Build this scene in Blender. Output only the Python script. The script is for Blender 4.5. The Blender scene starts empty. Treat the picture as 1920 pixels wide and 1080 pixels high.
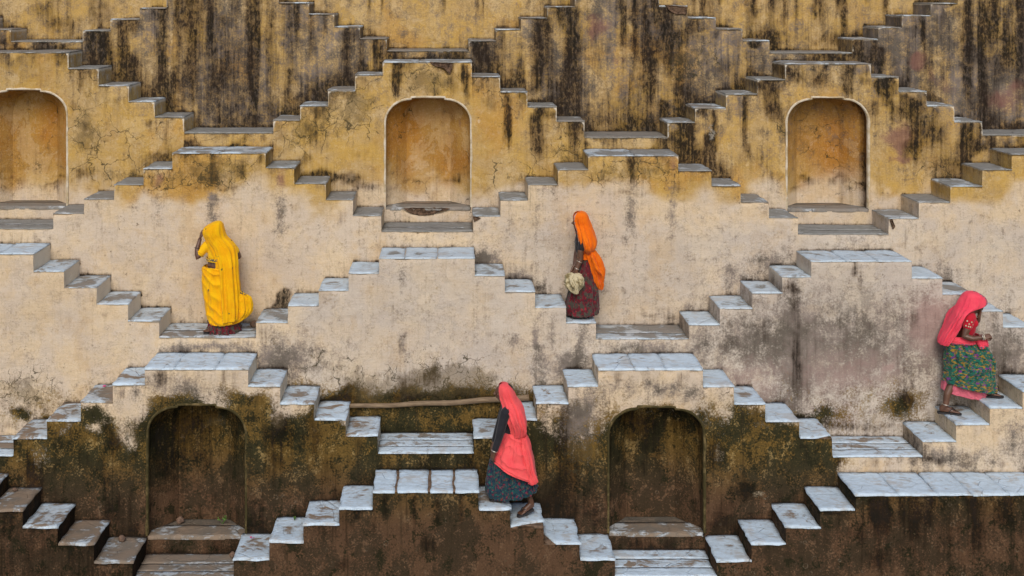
import bpy, bmesh, math, random
import numpy as np
from mathutils import Vector, Matrix

# ---------------------------------------------------------------- camera, sky, sun, exposure
SC = bpy.context.scene
F = 2133.0            # focal length in photograph pixels (40 mm on a 36 mm sensor, 1920 px wide)
VX, VY = 840.0, 0.0   # where the optical axis meets the photograph (lens shifted right and down)
cam_d = bpy.data.cameras.new('camera')
cam = bpy.data.objects.new('camera', cam_d)
SC.collection.objects.link(cam)
cam.location = (0, 0, 0)
cam.rotation_euler = (math.radians(90), 0, 0)
cam_d.sensor_width = 36.0
cam_d.lens = 36.0 * F / 1920.0
cam_d.shift_x = (960 - VX) / 1920.0
cam_d.shift_y = -(540 - VY) / 1920.0
cam_d.clip_end = 500
SC.camera = cam

world = bpy.data.worlds.new('World')
SC.world = world
world.use_nodes = True
wn = world.node_tree
wn.nodes.clear()
wo = wn.nodes.new('ShaderNodeOutputWorld')
wb = wn.nodes.new('ShaderNodeBackground')
ws = wn.nodes.new('ShaderNodeTexSky')
ws.sky_type = 'NISHITA'
ws.sun_disc = False
SUN_EL, SUN_AZ = 40.0, -4.0      # azimuth measured from straight behind the camera, to the left
ws.sun_elevation = math.radians(SUN_EL)
ws.sun_rotation = math.radians(180 - SUN_AZ)
ws.air_density = 1.0
ws.dust_density = 2.0
wb.inputs['Strength'].default_value = 0.10
wn.links.new(ws.outputs[0], wb.inputs[0])
wn.links.new(wb.outputs[0], wo.inputs[0])

sun_d = bpy.data.lights.new('sun', 'SUN')
sun_d.energy = 1.35
sun_d.angle = math.radians(32)
sun_d.color = (1.0, 0.94, 0.85)
sun = bpy.data.objects.new('sun', sun_d)
SC.collection.objects.link(sun)
_az = math.radians(SUN_AZ)
_dir = Vector((math.sin(_az) * math.cos(math.radians(SUN_EL)), -math.cos(_az) * math.cos(math.radians(SUN_EL)), math.sin(math.radians(SUN_EL))))
sun.rotation_euler = _dir.to_track_quat('Z', 'Y').to_euler()
sun.location = _dir * 40

SC.view_settings.view_transform = 'Standard'
SC.view_settings.look = 'None'
SC.view_settings.exposure = 0.50
SC.view_settings.gamma = 1.0
SC.view_settings.use_curve_mapping = False
SC.render.engine = 'CYCLES'

rnd = random.Random(7)
COL = SC.collection

# ---------------------------------------------------------------- helpers: naming, meshes, nodes
def thing(name, label, cat, loc=(0, 0, 0), group=None):
    o = bpy.data.objects.new(name, None)
    o.empty_display_size = 0.1
    COL.objects.link(o)
    o.location = loc
    o['label'] = label
    o['category'] = cat
    if group: o['group'] = group
    return o

def link(o, parent=None):
    COL.objects.link(o)
    if parent is not None:
        o.parent = parent
        p = parent
        off = Vector((0, 0, 0))
        while p is not None:
            off += p.location
            p = p.parent
        o.location = o.location - off      # geometry is written in world coordinates
    return o

def mesh_obj(name, verts, faces, mat, parent=None, smooth=True):
    me = bpy.data.meshes.new(name)
    me.from_pydata([tuple(map(float, v)) for v in verts], [], [tuple(int(i) for i in f) for f in faces])
    me.validate()
    if smooth:
        me.polygons.foreach_set('use_smooth', [True] * len(me.polygons))
    if mat: me.materials.append(mat)
    me.update()
    return link(bpy.data.objects.new(name, me), parent)

def grid_obj(name, V, Q, mat, parent, attrs=None, smooth=True):
    """fast numpy mesh: V (n,3), Q (m,4)"""
    me = bpy.data.meshes.new(name)
    n, m = len(V), len(Q)
    me.vertices.add(n)
    me.vertices.foreach_set('co', np.asarray(V, np.float32).ravel())
    me.loops.add(m * 4)
    me.loops.foreach_set('vertex_index', np.asarray(Q, np.int32).ravel())
    me.polygons.add(m)
    me.polygons.foreach_set('loop_start', np.arange(0, m * 4, 4, dtype=np.int32))
    me.polygons.foreach_set('use_smooth', np.full(m, smooth, dtype=bool))
    me.update(calc_edges=True)
    me.validate()
    if attrs:
        for k, a in attrs.items():
            at = me.attributes.new(k, 'FLOAT_COLOR', 'POINT')
            at.data.foreach_set('color', np.asarray(a, np.float32).ravel())
    me.materials.append(mat)
    return link(bpy.data.objects.new(name, me), parent)

def _hash(ix, iy, s):
    h = (ix * 374761393 + iy * 668265263 + s * 974711) & 0x7fffffff
    h = ((h ^ (h >> 13)) * 1274126177) & 0x7fffffff
    return ((h ^ (h >> 16)) & 0xffff) / 65535.0

def vnoise(x, y, s=0):
    x = np.asarray(x, float); y = np.asarray(y, float)
    ix = np.floor(x).astype(np.int64); iy = np.floor(y).astype(np.int64)
    fx = x - ix; fy = y - iy
    fx = fx * fx * (3 - 2 * fx); fy = fy * fy * (3 - 2 * fy)
    a = _hash(ix, iy, s); b = _hash(ix + 1, iy, s); c = _hash(ix, iy + 1, s); d = _hash(ix + 1, iy + 1, s)
    return (a * (1 - fx) + b * fx) * (1 - fy) + (c * (1 - fx) + d * fx) * fy

def fbm(x, y, s=0, o=4):
    r = 0; a = 0.5; t = 0
    for i in range(o):
        r = r + a * vnoise(x * 2 ** i, y * 2 ** i, s + i * 17); t += a; a *= 0.5
    return r / t

def sstep(a, b, x):
    t = np.clip((x - a) / (b - a), 0, 1)
    return t * t * (3 - 2 * t)

class NT:
    """small node-tree writer"""
    def __init__(self, name):
        self.m = bpy.data.materials.new(name)
        self.m.use_nodes = True
        self.t = self.m.node_tree
        self.t.nodes.clear()
        self.out = self.t.nodes.new('ShaderNodeOutputMaterial')
        self.b = self.t.nodes.new('ShaderNodeBsdfPrincipled')
        self.t.links.new(self.b.outputs[0], self.out.inputs['Surface'])
    def n(self, typ, **kw):
        nd = self.t.nodes.new(typ)
        for k, v in kw.items(): setattr(nd, k, v)
        return nd
    def put(self, sock, v):
        if isinstance(v, bpy.types.NodeSocket): self.t.links.new(v, sock)
        elif isinstance(v, (tuple, list)) and len(v) == 3 and sock.type == 'RGBA': sock.default_value = (*v, 1)
        else: sock.default_value = v
    def math(self, op, a, b=0.0, c=None):
        nd = self.n('ShaderNodeMath', operation=op)
        self.put(nd.inputs[0], a); self.put(nd.inputs[1], b)
        if c is not None: self.put(nd.inputs[2], c)
        return nd.outputs[0]
    def add(self, *a):
        r = a[0]
        for x in a[1:]: r = self.math('ADD', r, x)
        return r
    def mul(self, a, b): return self.math('MULTIPLY', a, b)
    def ma(self, a, b, c): return self.math('MULTIPLY_ADD', a, b, c)
    def ss(self, v, lo, hi, a=0.0, b=1.0):
        nd = self.n('ShaderNodeMapRange', interpolation_type='SMOOTHSTEP')
        self.put(nd.inputs['Value'], v)
        nd.inputs['From Min'].default_value = lo; nd.inputs['From Max'].default_value = hi
        nd.inputs['To Min'].default_value = a; nd.inputs['To Max'].default_value = b
        return nd.outputs[0]
    def mix(self, f, a, b, blend='MIX'):
        nd = self.n('ShaderNodeMix', data_type='RGBA', blend_type=blend)
        self.put(nd.inputs[0], f); self.put(nd.inputs[6], a); self.put(nd.inputs[7], b)
        return nd.outputs[2]
    def pos(self): return self.n('ShaderNodeNewGeometry').outputs['Position']
    def scaled(self, v, s, off=(0, 0, 0)):
        nd = self.n('ShaderNodeMapping')
        self.put(nd.inputs['Vector'], v)
        nd.inputs['Scale'].default_value = s; nd.inputs['Location'].default_value = off
        return nd.outputs[0]
    def noise(self, v, scale, detail=4, rough=0.55, dist=0.0):
        nd = self.n('ShaderNodeTexNoise')
        self.put(nd.inputs['Vector'], v)
        nd.inputs['Scale'].default_value = scale; nd.inputs['Detail'].default_value = detail
        nd.inputs['Roughness'].default_value = rough; nd.inputs['Distortion'].default_value = dist
        return nd.outputs['Fac']
    def noisecol(self, v, scale, detail=2):
        nd = self.n('ShaderNodeTexNoise')
        self.put(nd.inputs['Vector'], v)
        nd.inputs['Scale'].default_value = scale; nd.inputs['Detail'].default_value = detail
        return nd.outputs['Color']
    def voro(self, v, scale, feature='DISTANCE_TO_EDGE', out='Distance'):
        nd = self.n('ShaderNodeTexVoronoi', feature=feature)
        self.put(nd.inputs['Vector'], v)
        nd.inputs['Scale'].default_value = scale
        return nd.outputs[out]
    def attr(self, name):
        return self.n('ShaderNodeAttribute', attribute_name=name)
    def sep(self, c):
        nd = self.n('ShaderNodeSeparateColor'); self.put(nd.inputs[0], c); return nd.outputs
    def bump(self, h, dist=0.01, strength=1.0, normal=None):
        nd = self.n('ShaderNodeBump')
        self.put(nd.inputs['Height'], h)
        nd.inputs['Distance'].default_value = dist; nd.inputs['Strength'].default_value = strength
        if normal is not None: self.put(nd.inputs['Normal'], normal)
        self.put(self.b.inputs['Normal'], nd.outputs[0])
        return nd.outputs[0]
    def base(self, c, rough=0.9, spec=0.2):
        self.put(self.b.inputs['Base Color'], c)
        self.put(self.b.inputs['Roughness'], rough)
        self.b.inputs['Specular IOR Level'].default_value = spec
        return self.m

# ---------------------------------------------------------------- materials of the stepwell
def plaster_material():
    t = NT('lime_plaster')
    P = t.pos()
    n1 = t.noise(P, 0.9, 6, 0.6)
    n1b = t.noise(t.scaled(P, (1, 1, 1), (13, 5, 7)), 2.3, 6, 0.62)
    n2 = t.noise(P, 7.0, 5, 0.66, 0.4)
    n3 = t.noise(P, 42.0, 2, 0.7)
    brush = t.noise(t.scaled(P, (3, 3, 22)), 1.6, 4, 0.6)
    st = t.noise(t.scaled(P, (9, 9, 0.55)), 1.5, 6, 0.6, 0.3)
    st2 = t.noise(t.scaled(P, (26, 26, 1.2)), 1.3, 4, 0.6)
    A = t.attr('stain_shade'); a = t.sep(A.outputs['Color'])
    K, M, W = a[0], a[1], a[2]
    Pk = A.outputs['Alpha']
    B = t.attr('tone'); b = t.sep(B.outputs['Color'])
    Y, G, O = b[0], b[1], b[2]
    C = B.outputs['Alpha']
    cream = t.mix(t.ss(n1b, 0.38, 0.62), (0.610, 0.480, 0.325), (0.560, 0.465, 0.365))
    cream = t.mix(t.ss(t.noise(t.scaled(P, (1, 1, 1), (3, 9, 1)), 1.7, 5, 0.6), 0.56, 0.72, 0, 0.65), cream, (0.56, 0.40, 0.225))
    cream = t.mix(t.ss(t.add(t.mul(Y, -1.0), t.ma(n1b, 0.9, -0.45)), 0.05, 0.95), cream, t.mix(t.ss(n1, 0.42, 0.6), (0.520, 0.455, 0.385), (0.485, 0.425, 0.372)))
    yel = t.mix(t.ss(n1b, 0.36, 0.64), (0.500, 0.318, 0.088), (0.455, 0.312, 0.138))
    yel = t.mix(t.ss(n1, 0.52, 0.66, 0, 0.8), yel, (0.47, 0.265, 0.065))
    c = t.mix(t.ss(t.add(Y, t.ma(n1b, 0.5, -0.25), t.ma(n2, 0.25, -0.125)), 0.25, 0.75), cream, yel)
    c = t.mix(t.mul(O, t.ss(n1b, 0.2, 0.6, 0.55, 1.0)), c, t.mix(t.ss(n1, 0.4, 0.6), (0.375, 0.170, 0.030), (0.365, 0.200, 0.052)))
    # peeled coats with crisp edges, brushed limewash, fine mottling
    pe = t.noise(t.scaled(P, (1, 1, 0.8), (2, 6, 3)), 1.5, 7, 0.70, 0.4)
    c = t.mix(t.ss(pe, 0.545, 0.565, 0, 0.42), c, t.mix(0.5, t.mix(1.0, c, (1.12, 1.14, 1.2), 'MULTIPLY'), (0.57, 0.455, 0.285)))
    c = t.mix(t.ss(t.math('ABSOLUTE', t.ma(pe, 1.0, -0.548)), 0.010, 0.002, 0, 0.22), c, (0.13, 0.085, 0.045))
    c = t.mix(t.ss(pe, 0.42, 0.40, 0, 0.30), c, t.mix(1.0, c, (0.80, 0.70, 0.56), 'MULTIPLY'))
    c = t.mix(t.ss(brush, 0.35, 0.7, 0, 0.30), c, t.mix(1.0, c, (0.86, 0.82, 0.78), 'MULTIPLY'))
    c = t.mix(t.ss(n2, 0.52, 0.74, 0, 0.26), c, t.mix(1.0, c, (0.70, 0.64, 0.58), 'MULTIPLY'))
    c = t.mix(t.ss(n2, 0.46, 0.28, 0, 0.28), c, t.mix(0.5, c, (0.62, 0.55, 0.46)))
    c = t.mix(t.ss(n3, 0.50, 0.74, 0, 0.26), c, t.mix(1.0, c, (0.70, 0.63, 0.56), 'MULTIPLY'))
    c = t.mix(t.ss(n3, 0.46, 0.30, 0, 0.30), c, t.mix(0.45, c, (0.74, 0.66, 0.55)))
    big = t.noise(t.scaled(P, (1, 1, 0.55), (8, 2, 5)), 1.1, 4, 0.55, 0.6)
    c = t.mix(t.ss(big, 0.50, 0.68, 0, 0.40), c, t.mix(1.0, c, (0.80, 0.775, 0.76), 'MULTIPLY'))
    # grey grime, plus painted contact shade at the wall foot
    g = t.ss(t.add(G, t.ma(n2, 1.5, -0.75), t.ma(st, 0.6, -0.3), t.ma(n3, 1.1, -0.55)), 0.15, 1.0)
    c = t.mix(g, c, t.mix(t.ss(n1b, 0.4, 0.6), (0.225, 0.185, 0.160), (0.130, 0.110, 0.090)))
    # reddish stains
    p = t.ss(t.add(Pk, t.ma(n2, 0.9, -0.45), t.ma(n3, 0.4, -0.2)), 0.3, 0.9, 0, 0.8)
    c = t.mix(p, c, t.mix(t.ss(Y, 0.2, 0.7), (0.330, 0.232, 0.205), (0.235, 0.118, 0.092)))
    # algae: ochre-brown skin with olive-black colonies
    nm = t.noise(t.scaled(P, (1, 1, 0.7), (4, 4, 4)), 2.1, 6, 0.68, 0.5)
    nm2 = t.noise(t.scaled(P, (1, 1, 0.8), (9, 1, 2)), 4.6, 6, 0.70, 0.3)
    zz = t.n('ShaderNodeSeparateXYZ'); t.put(zz.inputs[0], P)
    low = t.ss(zz.outputs['Z'], -5.75, -6.6)
    och = t.mix(low, (0.128, 0.079, 0.022), (0.094, 0.053, 0.030))
    ol = t.mix(low, (0.032, 0.029, 0.013), (0.046, 0.031, 0.018))
    alg = t.mix(t.ss(t.add(nm, t.ma(n3, 0.36, -0.18)), 0.45, 0.58), ol, och)
    alg = t.mix(t.ss(t.add(nm2, t.ma(n3, 0.40, -0.2)), 0.56, 0.68, 0, 0.85), alg, t.mix(low, (0.25, 0.175, 0.070), (0.130, 0.078, 0.046)))
    alg = t.mix(t.ss(t.add(nm2, t.ma(n3, 0.35, -0.17)), 0.47, 0.38, 0, 0.9), alg, (0.018, 0.017, 0.008))
    alg = t.mix(t.mul(t.ss(st, 0.54, 0.70, 0, 0.6), t.ss(n3, 0.3, 0.6, 0.5, 1.0)), alg, (0.028, 0.022, 0.012))
    alg = t.mix(t.ss(n3, 0.56, 0.72, 0, 0.45), alg, t.mix(1.0, alg, (1.9, 1.8, 1.6), 'MULTIPLY'))
    # pale lichen rings on the lowest wall
    vr = t.voro(t.scaled(P, (1, 1, 1), (2, 2, 2)), 7.5, 'F1')
    ring = t.mul(t.ss(t.math('ABSOLUTE', t.ma(vr, 1.0, -0.22)), 0.06, 0.02), t.ss(n1b, 0.52, 0.66))
    alg = t.mix(t.mul(t.mul(ring, low), t.ss(n3, 0.4, 0.6, 0.1, 0.55)), alg, (0.21, 0.17, 0.12))
    m = t.ss(t.add(M, t.ma(nm2, 1.5, -0.75), t.ma(n3, 1.0, -0.5), t.ma(nm, 0.9, -0.45)), 0.22, 0.80)
    c = t.mix(m, c, alg)
    # black mould running down the wall, plus painted contact shade at its foot: a soft brown stain and black flecks inside it
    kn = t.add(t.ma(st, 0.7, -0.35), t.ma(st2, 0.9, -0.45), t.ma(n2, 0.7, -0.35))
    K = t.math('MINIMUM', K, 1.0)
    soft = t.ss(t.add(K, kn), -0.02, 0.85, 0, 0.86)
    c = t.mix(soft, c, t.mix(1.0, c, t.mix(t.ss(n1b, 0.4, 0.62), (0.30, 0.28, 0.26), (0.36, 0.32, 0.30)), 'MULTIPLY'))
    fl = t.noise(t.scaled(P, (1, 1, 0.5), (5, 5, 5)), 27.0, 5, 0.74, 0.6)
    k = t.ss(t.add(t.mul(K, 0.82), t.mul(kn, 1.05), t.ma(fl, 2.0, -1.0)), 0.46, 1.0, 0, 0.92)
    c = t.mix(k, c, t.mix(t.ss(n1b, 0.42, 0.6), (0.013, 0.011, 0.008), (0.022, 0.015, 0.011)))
    # specks
    sp = t.mul(t.ss(t.noise(t.scaled(P, (1, 1, 1), (7, 7, 7)), 16.0, 3, 0.6), 0.66, 0.72), t.ss(n1, 0.45, 0.62, 0.05, 0.7))
    c = t.mix(sp, c, (0.09, 0.065, 0.04))
    # cracks
    warp = t.n('ShaderNodeVectorMath', operation='MULTIPLY_ADD')
    t.put(warp.inputs[0], t.noisecol(P, 5.0, 3)); warp.inputs[1].default_value = (0.30, 0.30, 0.30); t.put(warp.inputs[2], P)
    wide = t.ma(n2, 0.05, -0.018)
    ed = t.voro(warp.outputs[0], 2.3)
    cr = t.mul(t.ss(t.math('SUBTRACT', ed, wide), 0.012, -0.004), t.ss(t.add(C, t.ma(n1b, 2.0, -1.0)), 0.24, 0.55))
    ed2 = t.voro(warp.outputs[0], 6.0)
    cr2 = t.mul(t.ss(t.math('SUBTRACT', ed2, wide), 0.018, -0.006), t.ss(t.add(C, t.ma(n1, 2.4, -1.2), t.ma(fl, 0.8, -0.4)), 0.46, 0.80))
    crk = t.math('MAXIMUM', cr, cr2)
    c = t.mix(t.mul(crk, 0.80), c, (0.042, 0.036, 0.020))
    c = t.mix(t.mul(t.ss(t.add(C, t.ma(n2, 1.2, -0.6), t.ma(fl, 1.2, -0.6), t.ma(n1, 1.0, -0.5)), 0.62, 1.15), 0.5), c, (0.085, 0.062, 0.028))
    # white limewash along edges
    w = t.ss(t.add(W, t.ma(n2, 0.8, -0.4), t.ma(n3, 0.4, -0.2)), 0.35, 0.75, 0, 0.85)
    c = t.mix(w, c, (0.64, 0.585, 0.49))
    h = t.add(t.mul(n2, 0.9), t.mul(n3, 0.35), t.mul(brush, 0.25), t.mul(fl, 0.5))
    t.bump(h, 0.016, 0.8)
    return t.base(c, t.ss(m, 0, 1, 0.95, 0.80), 0.06)

def slab_material():
    """white-painted stone treads; object colour: r = how much paint is left, g = grime, b = warm/brown stone"""
    t = NT('painted_stone')
    oi = t.n('ShaderNodeObjectInfo')
    sh = t.n('ShaderNodeVectorMath', operation='MULTIPLY_ADD')
    t.put(sh.inputs[0], oi.outputs['Random']); sh.inputs[1].default_value = (37.0, 61.0, 23.0); t.put(sh.inputs[2], t.pos())
    P = sh.outputs[0]
    dirt = t.sep(t.attr('dirt').outputs['Color'])
    oc = t.sep(oi.outputs['Color'])
    n1 = t.noise(P, 3.2, 7, 0.62, 0.6)
    n2 = t.noise(t.scaled(P, (1, 1.8, 1), (3, 1, 1)), 9.0, 7, 0.66, 0.4)
    n3 = t.noise(P, 55.0, 3, 0.7)
    grain = t.noise(t.scaled(P, (2.2, 14, 14)), 1.6, 6, 0.62, 0.5)
    stone = t.mix(t.ss(n1, 0.35, 0.65), (0.225, 0.165, 0.115), (0.150, 0.130, 0.105))
    stone = t.mix(t.ss(n2, 0.52, 0.7), stone, (0.285, 0.215, 0.155))
    grey = t.mix(t.ss(n2, 0.35, 0.65), (0.265, 0.265, 0.250), (0.190, 0.190, 0.176))
    under = t.mix(oc[2], grey, stone)
    paint = t.mix(t.ss(n2, 0.35, 0.7), t.mix(oc[2], (0.50, 0.575, 0.63), (0.53, 0.645, 0.75)), (0.42, 0.50, 0.56))
    paint = t.mix(t.ss(t.add(n1, t.ma(n2, 0.5, -0.25)), 0.50, 0.66, 0, 0.55), paint, (0.40, 0.36, 0.315))
    paint = t.mix(t.ss(n3, 0.5, 0.7, 0, 0.35), paint, (0.42, 0.42, 0.40))
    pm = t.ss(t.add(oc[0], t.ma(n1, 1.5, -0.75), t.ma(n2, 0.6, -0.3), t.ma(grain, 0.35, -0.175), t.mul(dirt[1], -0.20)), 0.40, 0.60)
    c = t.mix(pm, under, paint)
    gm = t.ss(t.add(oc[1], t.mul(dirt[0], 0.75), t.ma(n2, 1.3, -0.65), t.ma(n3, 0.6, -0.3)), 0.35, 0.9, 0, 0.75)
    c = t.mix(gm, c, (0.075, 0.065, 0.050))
    line = t.ss(t.voro(t.scaled(P, (1.1, 2.6, 1), (1, 4, 2)), 1.5), 0.018, 0.004)
    c = t.mix(t.mul(line, t.ss(n1, 0.52, 0.66, 0.0, 0.7)), c, (0.06, 0.052, 0.042))
    t.bump(t.add(t.mul(pm, 0.25), t.mul(n2, 0.8), t.mul(n3, 0.25), t.mul(line, -0.8)), 0.012, 0.8)
    return t.base(c, 0.85, 0.25)

PLASTER = plaster_material()
SLAB = slab_material()

def simple_mat(name, ca, cb, scale=8, rough=0.85, spec=0.2, bump=0.004, stretch=(1, 1, 1), lo=0.35, hi=0.65):
    t = NT(name)
    P = t.n('ShaderNodeTexCoord').outputs['Object']
    n = t.noise(t.scaled(P, stretch), scale, 6, 0.6)
    c = t.mix(t.ss(n, lo, hi), ca, cb)
    t.bump(t.add(n, t.mul(t.noise(P, scale * 6, 3), 0.4)), bump, 0.8)
    return t.base(c, rough, spec)

TRIM = simple_mat('trim_limewash', (0.60, 0.53, 0.42), (0.42, 0.33, 0.20), 9, 0.9)
TRIMOLD = simple_mat('trim_algae', (0.05, 0.04, 0.014), (0.16, 0.115, 0.05), 7, 0.9, lo=0.45, hi=0.7)
STONE = simple_mat('bare_stone', (0.20, 0.13, 0.085), (0.09, 0.06, 0.04), 14, 0.9, bump=0.01)
# ---------------------------------------------------------------- the stepwell: tiers of stepped walls, one tread deep each
DEP = [14.045 + 0.65 * k for k in range(8)]      # distance of the front face of tier k
D_LOW = DEP[0] - 0.65
PERIOD = 12460.0                                  # px * m: spacing of the pyramids, divided by depth gives pixels
def wx(px, D): return (px - VX) * D / F
def wz(py, D): return (VY - py) * D / F

# (kind, x0, x1, y): front top edge of every tread as read on its wall; P peak, S step, V valley landing
T0 = [('V',-640,-505,1084),('S',-505,-440,1050),('S',-440,-372,1016),('S',-372,-305,984),('S',-305,-242,954),('P',-242,-88,922),
      ('S',-88,-22,928),('S',-22,42,956),('S',42,108,987),('S',108,176,1019),('S',176,248,1053),('V',248,438,1086),
      ('S',438,505,1047),('S',505,569,1014),('S',569,636,982),('S',636,699,952),('P',699,897,921),
      ('S',897,957,953),('S',957,1020,986),('S',1020,1087,1017),('S',1087,1153,1047),('V',1153,1344,1079),
      ('S',1344,1409,1050),('S',1409,1474,1018),('S',1474,1538,987),('S',1538,1604,954),('P',1604,2180,926),
      ('S',2180,2245,954),('S',2245,2310,986),('V',2310,2500,1020)]
T1 = [('P',-560,-368,690),('S',-368,-310,722),('S',-310,-250,755),('S',-250,-188,786),('S',-188,-150,819),('V',-150,25,852),
      ('S',25,88,820),('S',88,152,787),('S',152,212,752),('S',212,272,719),('P',272,465,690),
      ('S',465,525,722),('S',525,589,755),('S',589,648,785),('S',648,708,815),('V',708,889,847),
      ('S',889,948,819),('S',948,1007,785),('S',1007,1066,754),('S',1066,1122,722),('P',1122,1318,691),
      ('S',1318,1376,722.5),('S',1376,1435,755),('S',1435,1499,788),('S',1499,1561,819),('V',1561,1730,854),
      ('S',1730,1793,825),('S',1793,1856,794),('S',1856,1918,763),('S',1918,1980,732),('P',1980,2170,700),('S',2170,2230,730),('S',2230,2290,762),('V',2290,2480,795)]
T2 = [('V',-530,-350,630),('S',-350,-290,600),('S',-290,-232,569),('S',-232,-175,538),('S',-175,-115,507),('P',-115,63,475),
      ('S',63,120,507.5),('S',120,181,538),('S',181,240,569),('S',240,298,600.5),('V',298,480,631),
      ('S',480,540,603),('S',540,598,572),('S',598,654,543),('S',654,711,511),('P',711,890,483),
      ('S',890,946,515),('S',946,1003,545.5),('S',1003,1061,575),('S',1061,1117,604),('V',1117,1292,634),
      ('S',1292,1350,607.5),('S',1350,1411,577),('S',1411,1467,548),('S',1467,1521,518),('P',1521,1709,489),
      ('S',1709,1767,520),('S',1767,1825,550),('S',1825,1880,582),('S',1880,1937,612),('V',1937,2115,642),
      ('S',2115,2172,612),('S',2172,2230,582),('P',2230,2420,552)]
T3 = [('P',-450,-275,287),('S',-275,-220,315),('S',-220,-165,343),('S',-165,-110,372),('S',-110,-72,400),('V',-72,100,427),
      ('S',100,158,399),('S',158,214,372),('S',214,269,345),('S',269,323,315),('P',323,498,286),
      ('S',498,552,313),('S',552,611,343),('S',611,662,373),('S',662,715,403),('V',715,887,433),
      ('S',887,938,404),('S',938,990,374),('S',990,1046,345),('S',1046,1103,317),('P',1103,1272,291),
      ('S',1272,1334,319),('S',1334,1389,347),('S',1389,1441,378),('S',1441,1496,407),('V',1496,1667,438),
      ('S',1667,1723,408),('S',1723,1782,378),('S',1782,1842,348),('S',1842,1897,317),('P',1897,2070,288),('S',2070,2125,318),('S',2125,2180,348),('V',2180,2360,378)]
T4 = [('V',-425,-255,246),('S',-255,-205,218),('S',-205,-150,189),('S',-150,-95,159),('S',-95,-40,127),('P',-40,128,97),
      ('S',128,185,127),('S',185,242,159),('S',242,290,189),('S',290,345,218),('V',345,513,248),
      ('S',513,563,224),('S',563,615,197),('S',615,666,168),('S',666,718,139),('P',718,885,115),
      ('S',885,938,142),('S',938,989,171),('S',989,1044,199),('S',1044,1096,226),('V',1096,1252,256),
      ('S',1252,1303,228),('S',1303,1361,201),('S',1361,1420,175),('S',1420,1472,148),('P',1472,1633,118),
      ('S',1633,1685,143),('S',1685,1738,170),('S',1738,1789,197),('S',1789,1842,227),('V',1842,2005,252),
      ('S',2005,2058,224),('S',2058,2110,196),('P',2110,2280,168)]
T5 = [('P',-320,-160,-34),('S',-160,-108,-12),('S',-108,-52,10),('S',-52,-26,32),('S',-26,20,54),('V',20,155,77),
      ('S',155,207,56),('S',207,262,35),('S',262,312,14),('S',312,362,-8),('P',362,522,-28),
      ('S',522,579,4),('S',579,627,25),('S',627,675,49),('S',675,725,71),('V',725,879,94),
      ('S',879,930,75),('S',930,977,54),('S',977,1026,32),('S',1026,1078,11),('P',1078,1236,-12),
      ('S',1236,1289,10),('S',1289,1342,32),('S',1342,1392,53),('S',1392,1443,75),('V',1443,1598,98),
      ('S',1598,1647,72),('S',1647,1691,50),('S',1691,1745,28),('S',1745,1796,5),('P',1796,1962,-18),('S',1962,2012,6),('S',2012,2062,30),('V',2062,2220,54)]
def shifted(T, Da, Db, dz, extra=0.0):
    out = []
    for k, a, b, y in T:
        z = wz(y, Da) + dz
        out.append((k, wx(a, Da), wx(b, Da), z))
    return out
def world_tier(T, D): return [(k, wx(a, D), wx(b, D), wz(y, D)) for k, a, b, y in T]
TW = [world_tier(T, DEP[k]) for k, T in enumerate([T0, T1, T2, T3, T4, T5])]
TW.append(shifted(T4, DEP[4], DEP[6], 2.39))               # tier 6: the rearmost wall, its stairs above the frame
TLOW = shifted(T1, DEP[1], D_LOW, -2.61)                   # the tier below the frame
FLOOR_Z = -10.0

def prof(T, x):
    """top height of a tier at world x"""
    x = np.asarray(x, float)
    z = np.full(x.shape, np.nan)
    for k, a, b, h in T:
        z = np.where((x >= a - 1e-6) & (x <= b + 1e-6), np.where(np.isnan(z), h, np.minimum(z, h)), z)
    return np.where(np.isnan(z), min(s[3] for s in T), z)

# niches: tier, opening x0, x1, top y, floor y (photograph pixels on that wall), paint
NICHES = {1: [(277, 460, 764, 1004), (1142, 1320, 768, 999)],
          4: [(-36, 125, 172, 386), (723, 882, 187, 388), (1476, 1628, 187, 391)]}
def arch_outline(x0, x1, zt, zf, n=9):
    """opening outline from lower left, over the arch with its raised flat crown, to lower right"""
    w = x1 - x0
    r = w * 0.295; ry = r * 0.92; k = 0.028
    c0, c1 = x0 + w * 0.305, x1 - w * 0.305
    pts = [(x0, zf)]
    z = zf
    m = max(3, int((zt - ry - zf) / 0.2))
    for i in range(1, m): pts.append((x0, zf + (zt - ry - zf) * i / m))
    for i in range(n + 1):
        a = math.pi / 2 * i / n
        pts.append((x0 + r * (1 - math.cos(a)), zt - ry + ry * math.sin(a) - k * (1 - i / n) * 0))
    pts += [(c0, zt + 0.004), (c0 + 0.004, zt + k), (c0 + (c1 - c0) / 3, zt + k + 0.002), (c0 + 2 * (c1 - c0) / 3, zt + k), (c1 - 0.004, zt + k), (c1, zt + 0.004)]
    for i in range(n, -1, -1):
        a = math.pi / 2 * i / n
        pts.append((x1 - r * (1 - math.cos(a)), zt - ry + ry * math.sin(a)))
    for i in range(m - 1, 0, -1): pts.append((x1, zf + (zt - ry - zf) * i / m))
    pts.append((x1, zf))
    return pts
NW = {}
for k, L in NICHES.items():
    for (a, b, yt, yf) in L:
        D = DEP[k]
        x0, x1, zt, zf = wx(a, D), wx(b, D), wz(yt, D), wz(yf, D)
        NW.setdefault(k, []).append((x0, x1, zt, zf, arch_outline(x0, x1, zt, zf)))
def niche_top(nv, x):
    pts = np.array(nv[4][1:-1])
    o = np.argsort(pts[:, 0], kind='stable')
    return np.interp(x, pts[o, 0], pts[o, 1])

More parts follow.
